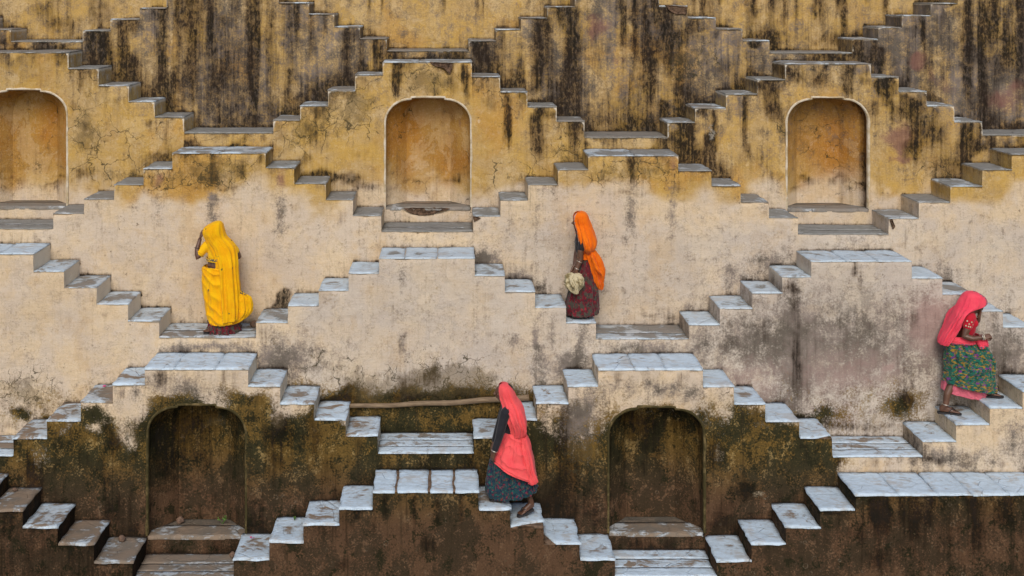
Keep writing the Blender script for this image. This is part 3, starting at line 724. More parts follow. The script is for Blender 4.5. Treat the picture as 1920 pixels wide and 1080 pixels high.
def slab(name, x0, x1, y0, y1, z, th, mat, parent, seed, jit=0.007, ragged=0.0, color=(0.6, 0.1, 0.3, 1), cut=None):
    """a stone tread: worn outline, rounded nose, hollowed uneven top"""
    nx = int(min(44, max(6, (x1 - x0) / 0.045))); ny = int(min(14, max(5, (y1 - y0) / 0.06)))
    S = np.linspace(0, 1, nx + 1); Tt = np.linspace(0, 1, ny + 1)
    s, t = np.meshgrid(S, Tt)            # rows go front to back
    x = x0 + (x1 - x0) * s; y = y0 + (y1 - y0) * t
    m = jit + ragged
    q = (seed % 977) * 0.37
    ef = (fbm(x * 7.0 + q, q + 0 * x, 7, 3) - .5) * 2.6 * m - m * .15
    el = (fbm(y * 7.0 + q, q + 5 + 0 * x, 8, 3) - .5) * 2.4 * m
    er = (fbm(y * 7.0 + q, q + 9 + 0 * x, 9, 3) - .5) * 2.4 * m
    y = y - ef * np.clip(1 - t * 4, 0, 1)
    x = x + el * np.clip(1 - s * 4, 0, 1) + er * np.clip(1 - (1 - s) * 4, 0, 1)
    if cut:      # a broken front corner: (side, length x, length y)
        sx, cx, cy = cut
        e = (x - x0) if sx < 0 else (x1 - x)
        lim = y0 + cy * np.clip(1 - np.maximum(e, 0) / cx, 0, 1) ** 0.7
        y = np.maximum(y, lim + (y1 - lim) * t * .999)
    zz = z + (fbm(x * 4 + q, y * 4, 11, 3) - .5) * .016 - .006 * np.exp(-((t - .45) / .3) ** 2 - ((s - .5) / .35) ** 2)
    rim = np.minimum(np.minimum(t * ny, s * nx), (1 - s) * nx)
    zz = zz - .0035 * (rim < .5) - (fbm(x * 14 + q, y * 14, 12, 2) > .62) * .006 * (rim < 1.5)
    V = np.stack([x, y, zz], -1).reshape(-1, 3)
    C = nx + 1
    Q = [(r * C + c, r * C + c + 1, (r + 1) * C + c + 1, (r + 1) * C + c) for r in range(ny) for c in range(nx)]
    loop = [c for c in range(nx + 1)] + [r * C + nx for r in range(1, ny + 1)] + [ny * C + c for c in range(nx - 1, -1, -1)] + [r * C for r in range(ny - 1, 0, -1)]
    n0 = len(V)
    low = V[loop].copy(); low[:, 2] = z - th
    V = np.concatenate([V, low])
    L_ = len(loop)
    Q += [(loop[i], n0 + i, n0 + (i + 1) % L_, loop[(i + 1) % L_]) for i in range(L_)]
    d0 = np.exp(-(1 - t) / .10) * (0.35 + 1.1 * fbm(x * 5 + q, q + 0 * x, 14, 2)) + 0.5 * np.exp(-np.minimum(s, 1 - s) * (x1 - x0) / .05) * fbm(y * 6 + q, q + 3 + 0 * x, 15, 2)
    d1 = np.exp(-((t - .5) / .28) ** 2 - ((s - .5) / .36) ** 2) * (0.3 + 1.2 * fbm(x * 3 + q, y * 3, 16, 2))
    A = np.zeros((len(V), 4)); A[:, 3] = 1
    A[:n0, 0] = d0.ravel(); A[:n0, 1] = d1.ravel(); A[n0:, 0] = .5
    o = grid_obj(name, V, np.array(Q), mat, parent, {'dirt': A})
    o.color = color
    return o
# ---------------------------------------------------------------- build tiers as staircases and landings
def slab_color(k, u, r):
    if k <= 0:
        p = 0.72 if u > 430 else 0.50
        if u > 1300: p = 0.80
        return (p, 0.06, 1.0 if u < 620 else 0.85, 1)
    if k == 1:
        p = 0.70 if u > 230 else 0.52
        if u > 1000: p = 0.80
        return (p, 0.08, 0.9 if u < 700 else 0.75, 1)
    if k == 2:
        return (0.70 if u > 480 else 0.62, 0.10, 0.5 if u < 470 else 0.3, 1)
    if k == 3: return (0.42, 0.18, 0.15, 1)
    if k == 4: return (0.42, 0.24, 0.3, 1)
    return (0.42, 0.25, 0.5, 1)

def niche(k, nv, parent, D):
    x0, x1, zt, zf, pts = nv
    old = (k == 1)
    dep = 0.46
    n = len(pts)
    cx = (x0 + x1) / 2
    rings = []
    def dens(p, m=6):   # subdivide the outline
        q = []
        for a, b in zip(p[:-1], p[1:]):
            L = math.hypot(a[0] - b[0], a[1] - b[1]); s = max(1, int(L / 0.04))
            for i in range(s): q.append((a[0] + (b[0] - a[0]) * i / s, a[1] + (b[1] - a[1]) * i / s))
        q.append(p[-1]); return q
    o = dens(pts)
    m = len(o)
    def back(f, g, y):   # f: width factor, g: drop of the crown
        return [(cx + (x - cx) * f, y, zf + (z - zf) * g) for x, z in o]
    levels = [(1, 1, 0.0), (0.995, .998, .05), (0.99, .995, .10), (.985, .99, .15), (.87, .985, .225), (.75, .98, .30), (.64, .97, .38), (.53, .965, dep)]
    V = []
    for f, g, y in levels: V += back(f, g, D + y)
    Q = []
    L = len(levels)
    for a in range(L - 1):
        for i in range(m - 1):
            Q.append((a * m + i, a * m + i + 1, (a + 1) * m + i + 1, (a + 1) * m + i))
    # back wall: grid between mirrored outline points
    h = m // 2
    b0 = len(V)
    last = back(levels[-1][0], levels[-1][1], D + dep)
    W = 10
    for i in range(h + 1):
        a, c = last[i], last[m - 1 - i]
        for j in range(W + 1):
            t = j / W
            V.append((a[0] + (c[0] - a[0]) * t, a[1], a[2] + (c[2] - a[2]) * t))
    for i in range(h):
        for j in range(W):
            Q.append((b0 + i * (W + 1) + j, b0 + i * (W + 1) + j + 1, b0 + (i + 1) * (W + 1) + j + 1, b0 + (i + 1) * (W + 1) + j))
    V = np.array(V, float)
    sA, sB = weather_and_shade(k, V[:, 0], V[:, 2], np.full(len(V), zt + 1.0), np.full(len(V), zf - .3))
    u = V[:, 0] * F / D + VX; v = -V[:, 2] * F / D
    if old:
        sA[:, 1] = 1.25 - 0.75 * blob(u, v, 395, 815, 26, 9, 1.0) - 0.5 * blob(u, v, 1232, 790, 40, 26, 1.0)
        sA[:, 0] = 0.20 + 0.24 * sstep(900, 800, v) + 0.36 * sstep(0.42, 0.66, fbm(u / 30.0, v / 60.0, 88, 4)) + 0.15 * sstep(0.0, 0.3, V[:, 1] - D) * 0
        sA[:, 0] -= 0.30 * sstep(860, 930, v + (fbm(u / 40.0, v / 40.0, 6, 3) - .5) * 80)
        sA[:, 0] += 0.25 * blob(u, v, 300, 840, 22, 90, 1.0)
        sA[:, 1] -= 0.35 * sstep(0.55, 0.7, fbm(u / 22.0, v / 26.0, 89, 4)) * sstep(870, 800, v)
        sB[:, 3] = blob(u, v, 395, 815, 40, 16, 1.0)
    else:
        sB[:, 2] = sstep(372, 300, v + (fbm(u / 40.0, v / 40.0, 5, 3) - .5) * 60)
        sA[:, 0] = 0.06 + (0.6 * np.exp(-((v - 345) / 22.0) ** 2) * sstep(0.5, 0.7, fbm(u / 20.0, v / 12.0, 8, 3)))
        sA[:, 0] += np.where((u > 1600) & (V[:, 1] < D + .16), 0.75, 0)
        sA[:, 3] = 0.35 * sstep(0.5, 0.7, fbm(u / 50.0, v / 50.0, 9, 3))
        sB[:, 3] = 0.32
    V[:, 1] += (fbm(V[:, 0] * 4, V[:, 2] * 4, 44, 3) - .5) * 0.014 * (V[:, 1] > D + 0.01)
    ob = grid_obj('niche', V, np.array(Q), PLASTER, parent, {'stain_shade': sA, 'tone': sB})
    # raised band round the opening
    TV, TF = [], []
    wdt, pr = 0.027, 0.012
    for i, (x, z) in enumerate(o):
        a = o[max(i - 1, 0)]; b = o[min(i + 1, m - 1)]
        dx, dz = b[0] - a[0], b[1] - a[1]
        l = math.hypot(dx, dz) or 1
        nx, nz = -dz / l, dx / l
        w2 = wdt * (0.45 + 0.9 * float(fbm(x * 9, z * 9, 3, 3)))
        yo = (float(vnoise(x * 5, z * 5, 13)) - .5) * .006
        TV += [(x - nx * .004, D + .06, z - nz * .004), (x - nx * .004, D - pr + yo, z - nz * .004), (x + nx * w2 * .8, D - pr + yo, z + nz * w2 * .8), (x + nx * w2, D - pr * .4 + yo, z + nz * w2), (x + nx * w2, D + .04, z + nz * w2)]
    for i in range(m - 1):
        for j in range(4):
            TF.append((i * 5 + j, (i + 1) * 5 + j, (i + 1) * 5 + j + 1, i * 5 + j + 1))
    mesh_obj('niche_trim', TV, TF, TRIMOLD if old else TRIM, ob)
    # floor stone of the niche
    s = slab('niche_sill', x0 + .004, x1 - .004, D - 0.012, D + .30, zf, .05, SLAB, ob, int(abs(x0) * 100) + k, jit=.008, ragged=.012 if old else 0.0,
             color=((0.40, 0.15, 1, 1) if old else (0.30, .20, .55, 1)))
    # dirt behind the stone, up to the back wall
    fl = slab('niche_floor', cx - (x1 - x0) * .38, cx + (x1 - x0) * .38, D + .303, D + dep + .05, zf - .006, .045, SLAB, ob, 77 + k, color=(0.05, .75 if old else .35, 1, 1))
    return ob

STAIR_LABEL, LAND_LABEL = {}, {}
exec_labels = True
def L(d, key, text): d[key] = text
# keyed by tier and rough centre pixel
STAIR_LABELS = [
 (0, -165, 'dark brown stair at the bottom left corner, its wet treads flaking white'),
 (0, 798, 'brown stained stair at bottom centre topped by a row of four whitewashed slabs'),
 (0, 1890, 'dark brown platform wall at the bottom right with a long white stone top'),
 (1, -460, 'mouldy lower stair wall just past the left edge of the frame'),
 (1, 368, 'stair with a dark mossy niche below the woman in yellow'),
 (1, 1220, 'stair with a brown mossy niche to the right of the woman in coral'),
 (1, 2075, 'cream stair the woman with the patterned green skirt climbs'),
 (2, -26, 'plain cream stair at the left edge descending to the woman in yellow'),
 (2, 800, 'cream stair in the middle with a three-slab top, with the woman in orange on it'),
 (2, 1615, 'grey and pink blotched stair behind the woman climbing at the right'),
 (2, 2325, 'pale stair past the right edge behind the climbing woman'),
 (3, -360, 'yellow topped stair just past the left edge of the frame'),
 (3, 410, 'stair with a yellow top and cream wall behind the woman in yellow'),
 (3, 1187, 'stair with a yellow top and cream wall behind the woman in orange'),
 (3, 1985, 'yellow topped stair cut off by the right edge above the climbing woman'),
 (4, 44, 'yellow stair at the left edge with an ochre arched niche cut by the frame'),
 (4, 801, 'yellow stair at top centre with an ochre arched niche and a broken plaster crown'),
 (4, 1552, 'mould streaked yellow stair at upper right with an ochre arched niche'),
 (4, 2195, 'mouldy yellow stair just past the upper right edge'),
 (5, -240, 'black streaked upper stair past the left edge'),
 (5, 442, 'tall upper wall with black vertical streaks left of the top centre niche'),
 (5, 1157, 'tall upper wall with a faded red blotch right of the top centre niche'),
 (5, 1879, 'tall dark streaked upper wall in the top right corner with a dull red disc'),
]
LAND_LABELS = [
 (0, -570, 'bottom landing past the left edge'),
 (0, 343, 'flaking white landing at the foot of the dark niche at the lower left'),
 (0, 1248, 'white plank-like landing at the bottom edge below the right mossy niche'),
 (0, 2400, 'low landing past the lower right edge'),
 (1, -62, 'half hidden landing at the left edge under the cream stair'),
 (1, 798, 'landing of two long whitewashed slabs under the bamboo pole'),
 (1, 1645, 'whitewashed landing left of the climbing woman, above the long platform'),
 (1, 2385, 'lower landing past the right edge'),
 (2, -440, 'cream landing past the left edge'),
 (2, 389, 'landing the woman in yellow stands on'),
 (2, 1204, 'grey landing right of the woman in orange'),
 (2, 2026, 'landing past the right edge above the climbing woman'),
 (3, 14, 'worn brown landing below the left ochre niche'),
 (3, 801, 'landing below the middle ochre niche and its broken sill'),
 (3, 1581, 'landing below the right ochre niche'),
 (3, 2270, 'yellow landing past the right edge'),
 (4, -340, 'yellow landing past the upper left edge'),
 (4, 429, 'shaded landing between the left and middle yellow niche stairs'),
 (4, 1174, 'shaded landing between the middle and right yellow niche stairs'),
 (4, 1923, 'dark landing at the upper right edge'),
 (5, 87, 'dark landing behind the left yellow stair at the top left'),
 (5, 802, 'dark landing behind the broken crown of the middle yellow stair'),
 (5, 1520, 'dark landing behind the crown of the right yellow stair'),
 (5, 2141, 'dark landing past the top right edge'),
]
def pick(Ls, k, u):
    c = [(abs(u - q[1]), q[2]) for q in Ls if q[0] == k]
    return min(c)[1] if c else None

def build_tier(k, T, Tl, D, D2):
    th = TH[k]
    # runs: a landing is its own thing, the steps and peak between two landings are one staircase
    runs = []; i = 0
    while i < len(T):
        j = i
        if T[i][0] != 'V':
            while j + 1 < len(T) and T[j + 1][0] != 'V': j += 1
        runs.append((i, j)); i = j + 1
    for (i, j) in runs:
        segs = T[i:j + 1]
        cx = (segs[0][1] + segs[-1][2]) / 2
        pk = [s for s in segs if s[0] == 'P']
        if pk: cx = (pk[0][1] + pk[0][2]) / 2
        u = cx * F / D + VX
        zb = float(prof(Tl, cx)) if Tl else FLOOR_Z
        land = T[i][0] == 'V'
        lab = pick(LAND_LABELS if land else STAIR_LABELS, k, u)
        if k == 6: lab = ('rear landing above the frame over the tall wall' if land else 'rearmost pale yellow wall at the top edge') + (', left' if u < 300 else ', centre' if u < 1100 else ', right' if u < 1700 else ', far right')
        if k == -1: lab = ('lowest stair below the frame' if not land else 'lowest landing below the frame') + (', under the bottom left corner' if u < 150 else ', under the dark left niche' if u < 650 else ', under the four slab stair' if u < 1000 else ', under the right mossy niche' if u < 1500 else ', under the long white platform' if u < 2050 else ', past the lower right corner')
        if k == 6 and not land: lab = {0: 'rearmost yellow wall with black specks at the top left corner', 1: 'clean pale yellow rear wall above the middle dark landing', 2: 'rear wall with dense black drips above the right dark landing'}[0 if u < 400 else 1 if u < 1200 else 2] if u < 1900 else 'rear wall past the top right edge'
        t = thing('landing' if land else 'double_staircase', lab, 'landing' if land else 'staircase', (cx, D, zb),
                  'landings between the stairs' if land else 'zigzag stairs of the stepwell')
        wall_piece(k, T, Tl, i, j, D, D2, t, step=STEP if 0 <= k <= 6 else 0.15)
        for nv in NW.get(k, []):
            if segs[0][1] < (nv[0] + nv[1]) / 2 < segs[-1][2]: niche(k, nv, t, D)
        for q in range(i, j + 1):
            kind, a, b, z = T[q]
            uu = (a + b) / 2 * F / D + VX
            zl = T[q - 1][3] if q > 0 else 9
            zr = T[q + 1][3] if q + 1 < len(T) else 9
            oh = 0.006 if k <= 1 else 0.001
            xa = a - (oh if zl < z else -0.003)
            xb = b + (oh if zr < z else -0.003)
            ya, yb = D - oh - 0.004, D2 + 0.012
            col = slab_color(k, uu, rnd)
            rag = {0: .012, 1: .007, -1: .01}.get(k, 0.003)
            seed = 1000 * (k + 2) + q
            r = random.Random(seed)
            col = (col[0] + r.uniform(-.1, .1), max(0, col[1] + r.uniform(-.08, .08)), min(1, col[2] + r.uniform(-.2, .2)), 1)
            if kind == 'S':
                cut = None
                if k == 0 and abs(uu - 988) < 12: cut = (1, 0.42, 0.16)
                if k == 0 and abs(uu - 1053) < 12: cut = (-1, 0.12, 0.30); 
                if k == 1 and abs(uu - 1530) < 12: cut = (1, 0.2, 0.1)
                if cut: slab('mortar_bed', a + .004, b - .004, D + .006, yb, z - .020, th - .01, STONE, t, seed + 5)
                slab('tread', xa, xb, ya, yb, z, th, SLAB, t, seed, ragged=rag, color=col, cut=cut)
            elif kind == 'P':
                W = xb - xa
                if k == 0 and uu < 1300: cuts = [0, .222, .535, .765, 1]; gap = .035
                elif k == 0: cuts = [0, .14, .27, .38, .5, .63, .75, .88, 1]; gap = .006
                elif k == 2 and abs(uu - 800) < 60: cuts = [0, .265, .61, 1]; gap = .010
                elif k <= 2: cuts = [0, .3 + r.uniform(-.06, .06), .68 + r.uniform(-.06, .06), 1]; gap = .005
                else: cuts = [0, .48 + r.uniform(-.1, .1), 1]; gap = .004
                for c0, c1 in zip(cuts[:-1], cuts[1:]):
                    seed += 131
                    cc = (col[0] + r.uniform(-.08, .08) + (.22 if k == 0 and uu < 1300 else 0) + (.12 if k in (0, 1, 2) else 0), col[1], col[2], 1)
                    slab('stone_slab', xa + W * c0 + (gap / 2 if c0 else 0), xb - W * (1 - c1) - (gap / 2 if c1 < 1 else 0), ya, yb, z + r.uniform(-.003, .003), th, SLAB, t, seed, jit=.006, ragged=rag, color=cc)
                if gap > .02:
                    slab('mortar_bed', xa + .03, xb - .03, ya + .03, yb, z - .012, th - .014, STONE, t, seed + 5)
            else:
                Yd = yb - ya
                if k in (0, 1): cuts = [0, .34 + r.uniform(-.04, .06), .66 + r.uniform(-.08, .04), 1]
                elif k in (2, 3): cuts = [0, .40 + r.uniform(-.08, .1), 1]
                else: cuts = [0, 1]
                gap = .016 if k in (0, 1) else .006
                xa2, xb2 = a + .004, b - .004
                for c0, c1 in zip(cuts[:-1], cuts[1:]):
                    seed += 137
                    cc = (col[0] + r.uniform(-.12, .12) + (.1 if c0 == 0 and k < 2 else -.06) - (.16 if k == 2 else 0), col[1] + (.05 if k == 2 else 0), col[2], 1)
                    slab('stone_slab', xa2, xb2, ya + Yd * c0 + (gap / 2 if c0 else 0), yb - Yd * (1 - c1) - (gap / 2 if c1 < 1 else 0), z + r.uniform(-.004, .004), th, SLAB, t, seed, jit=.007, ragged=.006, color=cc)
                if k in (0, 1):
                    slab('mortar_bed', xa2 + .02, xb2 - .02, ya + .03, yb, z - .016, th - .018, STONE, t, seed + 5)

build_tier(-1, TLOW, None, D_LOW, DEP[0])
for k in range(7):
    build_tier(k, TW[k], TW[k - 1] if k else TLOW, DEP[k], DEP[k + 1])

# ground at the bottom of the well and the terrace at its rim
fv = [(-40, -25, FLOOR_Z), (40, -25, FLOOR_Z), (40, 16, FLOOR_Z), (-40, 16, FLOOR_Z)]
FLOORM = simple_mat('well_floor_mud', (0.11, 0.085, 0.055), (0.07, 0.06, 0.035), 0.8, 0.9)
fo = mesh_obj('well_floor', fv, [(0, 1, 2, 3)], FLOORM); fo['kind'] = 'structure'
zt = 3.2
tv = [(-40, DEP[7], -1.6), (40, DEP[7], -1.6), (40, DEP[7], zt), (-40, DEP[7], zt), (40, 60, zt), (-40, 60, zt)]
TERM = simple_mat('terrace_plaster', (0.48, 0.33, 0.14), (0.40, 0.26, 0.10), 1.5, 0.9)
to = mesh_obj('terrace', tv, [(0, 1, 2, 3), (3, 2, 4, 5)], TERM, smooth=False); to['kind'] = 'structure'
# ---------------------------------------------------------------- people
def cloth_mat(name, col, col2=None, motif=None, border=None, sheer=0.25, kind='plain', scale=1.0):
    t = NT(name)
    P = t.n('ShaderNodeTexCoord').outputs['Object']
    n = t.noise(P, 9.0, 4, 0.6)
    weave = t.noise(t.scaled(P, (1, 1, 0.35)), 75.0, 2, 0.6)
    c = t.mix(t.ss(n, 0.35, 0.65), col, col2 or col)
    if kind == 'floral':
        # motif = list of (colour, scale, lo, hi, stretch)
        for i, (mc, s, lo, hi, stv) in enumerate(motif):
            q = t.noise(t.scaled(P, stv, (i * 3.1, i * 1.7, i * 2.3)), s, 2, 0.55, 0.2)
            c = t.mix(t.ss(q, lo, hi, 0, 0.95), c, mc)
    elif motif:
        v = t.n('ShaderNodeTexVoronoi', feature='F1'); t.put(v.inputs['Vector'], P); v.inputs['Scale'].default_value = 6.0; v.inputs['Randomness'].default_value = 0.75
        d = t.add(v.outputs['Distance'], t.ma(t.noise(P, 90, 2), 0.16, -0.08))
        c = t.mix(t.ss(d, 0.11, 0.07, 0, 0.9), c, motif)
    if border:
        a = t.sep(t.attr('hem').outputs['Color'])
        chk = t.noise(P, 48.0, 1, 0.5)
        c = t.mix(t.mul(a[0], t.ss(chk, 0.44, 0.54)), c, border)
    t.bump(t.add(t.mul(n, 0.6), t.mul(weave, 0.25)), 0.006, 0.5)
    t.base(c, 0.8, 0.15)
    t.b.inputs['Sheen Weight'].default_value = 0.15
    if sheer > 0:
        tr = t.n('ShaderNodeBsdfTranslucent'); t.put(tr.inputs[0], c)
        mx = t.n('ShaderNodeMixShader'); mx.inputs[0].default_value = sheer
        t.t.links.new(t.b.outputs[0], mx.inputs[1]); t.t.links.new(tr.outputs[0], mx.inputs[2])
        t.t.links.new(mx.outputs[0], t.out.inputs['Surface'])
    return t.m

SKIN = simple_mat('brown_skin', (0.125, 0.060, 0.036), (0.090, 0.041, 0.025), 14, 0.42, 0.45, 0.002)
HAIR = simple_mat('black_hair', (0.012, 0.010, 0.009), (0.02, 0.016, 0.014), 30, 0.5, 0.4, 0.003, (1, 1, .2))
EYEM = simple_mat('eye_white', (0.35, 0.32, 0.28), (0.02, 0.015, 0.012), 20, 0.3, 0.5, 0.0)
SILVER = NT('silver_bangle'); SILVER.b.inputs['Metallic'].default_value = 0.8; SILVER = SILVER.base((0.62, 0.56, 0.48), 0.35, 0.5)
SANDAL = simple_mat('sandal_rubber', (0.022, 0.022, 0.026), (0.04, 0.036, 0.035), 20, 0.7)
YELLOW = cloth_mat('yellow_veil', (0.96, 0.575, 0.004), (0.92, 0.47, 0.003), (0.10, 0.09, 0.045), (0.10, 0.10, 0.07), 0.30)
YELLOWP = cloth_mat('yellow_blouse', (0.86, 0.50, 0.004), (0.82, 0.45, 0.003), (0.10, 0.09, 0.045), (0.10, 0.10, 0.07), 0.1)
ORANGE = cloth_mat('orange_veil', (0.93, 0.215, 0.006), (0.88, 0.165, 0.004), None, (0.55, 0.42, 0.36), 0.28)
CORAL = cloth_mat('coral_veil', (0.95, 0.135, 0.140), (0.92, 0.105, 0.120), None, (0.30, 0.10, 0.12), 0.28)
PINK = cloth_mat('pink_veil', (0.95, 0.098, 0.150), (0.90, 0.072, 0.130), None, (0.20, 0.13, 0.17), 0.26)
PETTI = cloth_mat('pink_petticoat', (0.72, 0.16, 0.22), None, None, None, 0.15)
REDB = cloth_mat('red_blouse', (0.46, 0.010, 0.026), (0.38, 0.008, 0.022), None, (0.55, 0.42, 0.32), 0.0)
BLACKB = cloth_mat('black_blouse', (0.014, 0.014, 0.018), (0.020, 0.019, 0.024), None, (0.25, 0.25, 0.25), 0.0)
REDSKIRT = cloth_mat('dark_red_skirt', (0.130, 0.011, 0.020), (0.090, 0.009, 0.015), [((0.058, 0.056, 0.042), 17, .48, .56, (1, 1, .8)), ((0.030, 0.022, 0.024), 30, .58, .64, (1, 1, 1)), ((0.26, 0.022, 0.030), 34, .60, .66, (1, 1, 1))], None, 0.05, 'floral')
TEALSKIRT = cloth_mat('teal_skirt', (0.010, 0.052, 0.058), (0.012, 0.036, 0.060), [((0.010, 0.016, 0.040), 26, .53, .58, (1, 1, 1)), ((0.19, 0.016, 0.036), 33, .58, .63, (1, 1, 1)), ((0.018, 0.105, 0.088), 30, .59, .64, (1, 1, 1)), ((0.10, 0.06, 0.02), 44, .63, .68, (1, 1, 1))], None, 0.05, 'floral')
GREENSKIRT = cloth_mat('green_skirt', (0.012, 0.130, 0.088), (0.010, 0.100, 0.075), [((0.012, 0.040, 0.030), 22, .54, .59, (1, 1, 1.8)), ((0.150, 0.028, 0.190), 15, .57, .62, (1, 1, 2.0)), ((0.310, 0.175, 0.022), 21, .56, .60, (1, 1, 2.0)), ((0.16, 0.11, 0.02), 25, .60, .64, (1, 1, 2.0))], None, 0.05, 'floral')
BAGM = simple_mat('cloth_bundle_fabric', (0.52, 0.45, 0.29), (0.20, 0.155, 0.075), 13, 0.9, 0.1, 0.01, lo=0.45, hi=0.62)

def catmull(rows, m):
    R = np.array(rows, float)
    n = len(R)
    s = np.linspace(0, n - 1, m)
    out = []
    for q in s:
        i = min(int(q), n - 2); t = q - i
        p0, p1, p2, p3 = R[max(i - 1, 0)], R[i], R[i + 1], R[min(i + 2, n - 1)]
        out.append(0.5 * ((2 * p1) + (-p0 + p2) * t + (2 * p0 - 5 * p1 + 4 * p2 - p3) * t ** 2 + (-p0 + 3 * p1 - 3 * p2 + p3) * t ** 3))
    return np.array(out)

class Person:
    def __init__(self, label, D, px, zfoot):
        self.D = D
        self.root = thing('person', label, 'person', (wx(px, D), D, zfoot), 'women in the stepwell')
    def p(self, px, py, dy=0.0):
        return Vector((wx(px, self.D), self.D + dy, wz(py, self.D)))

    def drape(self, name, rows, mat, n=140, m=70, arc=(0, 360), folds=((7, .012, 1.0),), swag=None, seed=1, hem=None, thick=0.004, cap=False, parent=None, edge=None):
        """cloth lofted through cross-sections.  row = (y at left, y at right, x left, x right, half depth, depth offset, fold size)"""
        R = catmull(rows, m)
        a0, a1 = math.radians(arc[0]), math.radians(arc[1])
        closed = arc[1] - arc[0] >= 359.9
        cols = n if closed else n + 1
        T = a0 + (a1 - a0) * np.arange(cols) / n
        V = np.zeros((m, cols, 3)); H = np.zeros((m, cols, 4)); H[..., 3] = 1
        for i, r in enumerate(R):
            v = i / (m - 1)
            xl, xr = wx(r[2], self.D), wx(r[3], self.D)
            cx, a = (xl + xr) / 2, max((xr - xl) / 2, 0.002)
            b = max(r[4], 0.002)
            disp = np.zeros(cols)
            for q, (f, amp, tw) in enumerate(folds):
                nz = (fbm(np.cos(T) * 1.5 + seed * 3.1 + q, np.sin(T) * 1.5 + v * 1.5, seed + q, 3) - 0.5) * 9.0
                ph = f * T + tw * v * 4 + nz + seed * 1.3 * q
                am = 0.15 + 1.5 * fbm(np.cos(T) * 2.1 + q * 7, np.sin(T) * 2.1 + v * 1.1, seed + 90 + q, 2) ** 1.5
                disp += amp * am * (np.cos(ph) + 0.35 * np.cos(2 * ph + 1.0 + nz)) * 0.9
            cre = fbm(np.cos(T) * 7 + seed, np.sin(T) * 7 + v * 2.2 + nz * .15, seed + 120, 3)
            disp += -0.010 * np.exp(-np.abs(cre - 0.5) / 0.035) + 0.002
            disp *= r[6]
            if swag:
                k, amp, cur, sx = swag
                ph = 2 * math.pi * k * (v + cur * (np.cos(T) - sx) ** 2) + (fbm(T * 1.6, v * 3 + 0 * T, seed + 9, 2) - .5) * 5
                disp += amp * r[6] * np.maximum(np.sin(T), 0) * (2.2 * (1 - np.abs(np.sin(ph / 2))) ** 1.6 - .75) * (0.4 + 1.2 * fbm(T * 2, v * 6 + 0 * T, seed + 19, 2))
            disp *= 0.45 + 0.55 * np.abs(np.sin(T))
            disp += (fbm(np.cos(T) * 3 + 9, v * 9 + np.sin(T) * 3, seed + 50, 3) - 0.5) * 0.022 * r[6]
            ca, sa = np.cos(T), np.sin(T)
            x = cx + a * ca + disp * ca
            y = self.D + r[5] - b * sa - disp * sa
            tl = (ca + 1) / 2
            z = wz(r[0] + (r[1] - r[0]) * tl, self.D) + (fbm(T * 1.5, v * 4 + 0 * T, seed + 70, 2) - .5) * 0.02 * r[6]
            V[i, :, 0], V[i, :, 1], V[i, :, 2] = x, y, z
            if hem:
                if hem.get('bottom') and v > 1 - hem['bottom']: H[i, :, 0] = 1
                if hem.get('top') and v < hem['top']: H[i, :, 0] = 1
                if hem.get('sides') and not closed:
                    H[i, :int(n * hem['sides']), 0] = 1; H[i, -int(n * hem['sides']):, 0] = 1
        Vv = V.reshape(-1, 3); Hh = H.reshape(-1, 4)
        Q = []
        for i in range(m - 1):
            for j in range(n):
                j2 = (j + 1) % cols
                Q.append((i * cols + j, (i + 1) * cols + j, (i + 1) * cols + j2, i * cols + j2))
        o = grid_obj(name, Vv, np.array(Q), mat, parent or self.root, {'hem': Hh})
        if thick:
            s = o.modifiers.new('thickness', 'SOLIDIFY'); s.thickness = thick; s.offset = 0
        return o

    def tubes(self, name, chains, mat, voxel=0.0056, smooth=4, parent=None, blobs=()):
        """one continuous surface grown from tapering limbs (chains of (point, radius)) and ellipsoids"""
        bm = bmesh.new()
        for ch in chains:
            pts = [(Vector(p), r) for p, r in ch]
            fine = []
            for (p, r), (q, s) in zip(pts[:-1], pts[1:]):
                k = max(2, int((q - p).length / 0.03))
                for i in range(k): fine.append((p.lerp(q, i / k), r + (s - r) * i / k))
            fine.append(pts[-1])
            N = 14
            rings = []
            for i, (p, r) in enumerate(fine):
                a = fine[max(i - 1, 0)][0]; b = fine[min(i + 1, len(fine) - 1)][0]
                d = (b - a).normalized()
                u = d.orthogonal().normalized() if i == 0 else (u_prev - d * u_prev.dot(d)).normalized()
                u_prev = u
                w = d.cross(u)
                rings.append([bm.verts.new(p + (u * math.cos(t) + w * math.sin(t)) * r) for t in [2 * math.pi * j / N for j in range(N)]])
            for A, B in zip(rings[:-1], rings[1:]):
                for j in range(N): bm.faces.new((A[j], A[(j + 1) % N], B[(j + 1) % N], B[j]))
            for R_, (p, r), sgn in ((rings[0], fine[0], -1), (rings[-1], fine[-1], 1)):
                d = ((fine[1][0] - fine[0][0]) if sgn < 0 else (fine[-1][0] - fine[-2][0])).normalized() * sgn
                mid = []
                pv = R_
                for e in (0.5, 0.85):
                    nr = [bm.verts.new(p + (vv.co - p) * math.sqrt(1 - e * e) + d * r * e * 0.9) for vv in R_]
                    for j in range(N): bm.faces.new((pv[j], pv[(j + 1) % N], nr[(j + 1) % N], nr[j]))
                    pv = nr
                bm.faces.new(pv)
        for (c, rx, ry, rz) in blobs:
            rr = bmesh.ops.create_uvsphere(bm, u_segments=20, v_segments=14, radius=1.0)
            for vv in rr['verts']: vv.co = Vector((vv.co.x * rx, vv.co.y * ry, vv.co.z * rz)) + Vector(c)
        bmesh.ops.recalc_face_normals(bm, faces=bm.faces)
        me = bpy.data.meshes.new(name); bm.to_mesh(me); bm.free()
        tmp = bpy.data.objects.new('tmp', me); COL.objects.link(tmp)
        r = tmp.modifiers.new('r', 'REMESH'); r.mode = 'VOXEL'; r.voxel_size = voxel; r.use_smooth_shade = True
